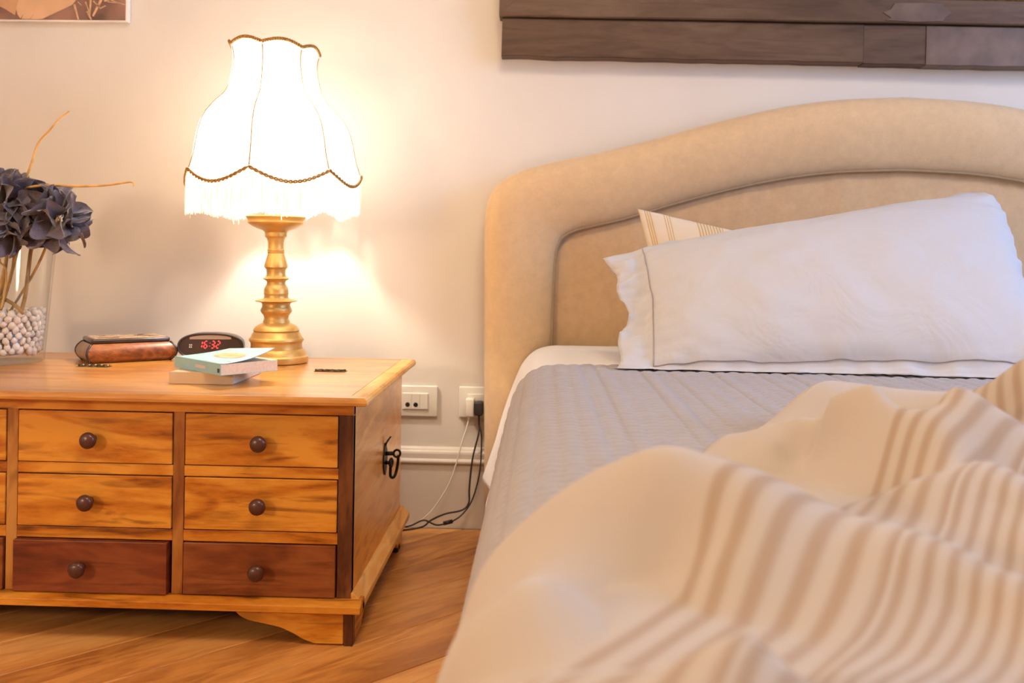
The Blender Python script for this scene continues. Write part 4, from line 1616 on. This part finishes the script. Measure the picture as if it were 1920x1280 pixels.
xr = at(821, 751, WY).x
sk, x0, x1, z0, z1 = plate(xr, True, 'white wall socket plate half hidden behind the chest')
zc_ = (z0 + z1) / 2
box('blank_module', x1 - .0465, x1 - .026, WY - .0130, WY - .0112, z0 + .0205, z1 - .0205, 'white_plastic', sk, .0007, 1)
for k in (1, 2):
    md = box('socket_module', x1 - .0465 - .0215 * k, x1 - .0475 - .0215 * (k - 1), WY - .0130, WY - .0112, z0 + .0205, z1 - .0205, 'white_plastic', sk, .0007, 1)
    xm_ = x1 - .047 - .0215 * (k - .5)
    vs_, fs_ = lathe_data([(0, 0), (.0062, 0), (.0062, .0016), (0, .0016)], 0, 0, 14)
    for dz in (-.009,):
        mesh_obj('pin_hole', [Vector((xm_ + v.x, WY - .0129 - v.z * .4, zc_ + dz + v.y)) for v in vs_], fs_, 'gap', md, False)  # dark disc painting the shade inside the hole
xl = at(861, 751, WY).x
sk2, x0, x1, z0, z1 = plate(xl, False, 'white wall socket plate with two plugs beside the headboard')
# plugs
pw1 = empty('phone_charger', (x0 + .034, WY - .03, zc_), 'white charger plug with a thin cable in the wall socket', 'plug')
box('charger_body', x0 + .021, x0 + .042, WY - .040, WY - .0118, zc_ - .034, zc_ + .013, 'white_plastic', pw1, .003, 2, True)
wc = catmull([(x0 + .029, WY - .03, zc_ - .034), (x0 + .027, WY - .03, zc_ - .05), at(866, 830, 2.46), at(845, 900, 2.45), at(815, 950, 2.44), at(790, 974, 2.42), at(770, 984, 2.40), at(740, 990, 2.385)], 7)
for p in wc: p.z = max(p.z, .0025)
tube('charger_cable', wc, .0019, 'white_plastic', pw1, 6)
tube('cable_collar', [(x0 + .029, WY - .03, zc_ - .033), (x0 + .0285, WY - .03, zc_ - .043)], .0033, 'white_plastic', pw1, 8)
pb = empty('black_plug', (x0 + .055, WY - .03, zc_), 'black mains plug with dark cables next to the headboard', 'plug')
box('plug_body', x0 + .043, x0 + .066, WY - .044, WY - .0118, zc_ - .030, zc_ + .006, 'black_plastic', pb, .004, 2, True)
b0 = Vector((x0 + .0545, WY - .03, zc_ - .030))
c1 = catmull([b0, b0 + Vector((.001, 0, -.03)), at(897, 815, 2.455), at(886, 860, 2.455), at(880, 915, 2.452), at(879, 942, 2.45), at(866, 956, 2.44), at(835, 963, 2.435), at(808, 975, 2.41), at(790, 988, 2.39), at(740, 996, 2.37)], 7)
c2 = catmull([b0 + Vector((.002, -.003, 0)), b0 + Vector((.003, -.004, -.03)), at(903, 820, 2.458), at(900, 880, 2.455), at(888, 930, 2.45), at(872, 958, 2.44), at(850, 976, 2.42), at(820, 984, 2.40), at(795, 975, 2.40), at(770, 985, 2.385), at(745, 990, 2.38)], 7)
for c in (c1, c2):
    for p in c: p.z = max(p.z, .0028)
tube('cable', c1, .0024, 'black_plastic', pb, 6)
tube('cable', c2, .0022, 'black_plastic', pb, 6)
tube('inline_switch', [at(848, 977, 2.42), at(832, 981, 2.41)], .0055, 'black_plastic', pb, 8)

# photograph on the wall, upper left
pxr, pzb = at(240, 42, 2.485).x, at(240, 42, 2.485).z
pic = empty('photo_print', (pxr - .35, WY, pzb), 'framed photo of fingers and dry straw hanging above the chest', 'picture')
pic.location.y = WY
box('backing', pxr - .70, pxr, 2.482, WY - .0003, pzb, pzb + .50, 'white_edge', pic, .001, 1)
box('print', pxr - .694, pxr - .0055, 2.4808, 2.4822, pzb + .0045, pzb + .495, 'photo_bg', pic)


def crop8(x, y): return at(x / 6.857, y / 6.857 - 1.0, 2.480)


def flat(name, pts, mat, yoff, parent):
    ps = [crop8(*p) for p in pts]
    for p in ps:
        p.y = 2.4805 - yoff
        p.z = max(p.z, pzb + .0046)
    return mesh_obj(name, ps, [tuple(range(len(ps)))], mat, parent, False)


flat('photo_finger', [(-60, 60), (60, 120), (190, 200), (230, 60), (300, -120), (-60, -160)], 'photo_skin', .0001, pic)
flat('photo_finger', [(208, 110), (222, 190), (262, 246), (310, 170), (380, 70), (460, -20), (560, -200), (330, -200), (240, 0)], 'photo_skin2', .0003, pic)
flat('photo_finger', [(275, 248), (330, 252), (385, 250), (430, 190), (520, 110), (580, 0), (700, -200), (540, -200), (440, -10), (330, 120)], 'photo_skin2', .0005, pic)
flat('photo_finger', [(390, 252), (470, 255), (550, 250), (650, 200), (760, 150), (930, 70), (1000, -20), (1050, -220), (660, -220), (540, 60), (440, 180)], 'photo_skin2', .0007, pic)
for a, b, w in (((955, 60), (1010, 275), 16), ((1100, 30), (1150, 170), 9), ((1170, -40), (1155, 200), 14), ((1120, 150), (1175, 282), 15), ((1320, -30), (1195, 215), 18), ((1200, 20), (1290, 110), 8), ((1280, 120), (1360, 80), 8), ((1400, 0), (1610, 70), 7), ((1380, 30), (1540, 50), 6), ((1000, 30), (1050, 75), 7), ((1340, 20), (1560, -20), 9)):
    d = Vector((b[0] - a[0], b[1] - a[1], 0)).normalized()
    n2_ = Vector((-d.y, d.x, 0)) * w
    flat('photo_straw', [(a[0] + n2_.x, a[1] + n2_.y), (b[0] + n2_.x * .7, b[1] + n2_.y * .7), (b[0] - n2_.x * .7, b[1] - n2_.y * .7), (a[0] - n2_.x, a[1] - n2_.y)], 'photo_straw', .0009, pic)

# big dark framed panel over the bed
o0 = at(940, 105, 2.452)
tl = math.radians(.62)
ex_ = Vector((math.cos(tl), 0, -math.sin(tl)))
ez_ = Vector((math.sin(tl), 0, math.cos(tl)))
art = empty('wall_panel', (o0.x + 1.1, WY, o0.z), 'large dark patinated wooden frame hanging above the headboard', 'picture frame')


def fp(x, y, z): return o0 + ex_ * x + ez_ * z + Vector((0, y - o0.y, 0))


def board(name, x0, x1, za0, za1, y0, y1, mat, parent=art, wav=0.0, seed=0, m0=0.0, m1=0.0):
    n = 26
    vs_ = []
    for i in range(n + 1):
        t = i / n
        xb = x0 + (x1 - x0) * t
        w0 = wav * nz3(xb * 9, seed) + wav * .6 * nz3(xb * 25, seed + 4)
        w1 = wav * .5 * nz3(xb * 7, seed + 9)
        # mitred ends: upper edge shifted
        xt = (x0 + m0) + ((x1 - m1) - (x0 + m0)) * t
        bv = .003
        vs_ += [fp(xb, y1, za0 + w0), fp(xb, y0 + bv, za0 + w0), fp(xb, y0, za0 + w0 + bv), fp(xt, y0, za1 + w1 - bv), fp(xt, y0 + bv, za1 + w1), fp(xt, y1, za1 + w1)]
    fs_ = []
    for i in range(n):
        for j in range(6):
            j2 = (j + 1) % 6
            fs_.append((i * 6 + j, i * 6 + j2, (i + 1) * 6 + j2, (i + 1) * 6 + j))
    fs_ += [tuple(range(5, -1, -1)), tuple(n * 6 + k for k in range(6))]
    return mesh_obj(name, vs_, fs_, mat, parent, False)


bh0 = .101
board('bottom_board', 0, .935, 0, bh0, 2.452, 2.497, 'frame_wood', wav=.003, seed=1)
board('bottom_board', .936, 1.094, -.002, bh0, 2.453, 2.497, 'frame_wood', wav=.002, seed=2)
board('bottom_board', 1.095, 2.2, -.003, bh0, 2.451, 2.497, 'frame_plate', wav=.003, seed=3)
fz = bh0 + .0015
mw = .062
board('frame_moulding', -.008, 2.21, fz, fz + mw, 2.440, 2.497, 'frame_wood', wav=.001, seed=5, m0=mw, m1=mw)
# left and right uprights with mitre
for sx, xa in ((1, -.008), (-1, 2.21)):
    p = [(xa, fz), (xa + sx * mw, fz + mw), (xa + sx * mw, fz + 1.0), (xa, fz + 1.06)]
    lo = [fp(a, 2.4415, b) for a, b in p]
    hi = [fp(a, 2.497, b) for a, b in p]
    mesh_obj('frame_moulding', lo + hi, [(0, 1, 2, 3), (7, 6, 5, 4)] + [(i, 4 + i, 4 + (i + 1) % 4, (i + 1) % 4) for i in range(4)], 'frame_wood', art, False)
board('gold_bead', .056, 2.146, fz + mw, fz + mw + .006, 2.444, 2.47, 'frame_gold', wav=.0)
board('gold_panel', .05, 2.15, fz + mw, fz + 1.0, 2.462, 2.49, 'frame_gold')
# shaped metal plate on the moulding
pp = [(.985, .006), (1.00, .012), (.978, .026), (.998, .034), (1.008, .050), (1.08, .052), (1.128, .050), (1.138, .036), (1.152, .028), (1.136, .016), (1.13, .006), (1.06, .003)]
lo = [fp(a, 2.4378, fz + b) for a, b in pp]
hi = [fp(a, 2.4405, fz + b) for a, b in pp]
n = len(pp)
mesh_obj('metal_plate', lo + hi, [tuple(range(n))] + [(i, n + i, n + (i + 1) % n, (i + 1) % n) for i in range(n)], 'frame_plate', art, False)
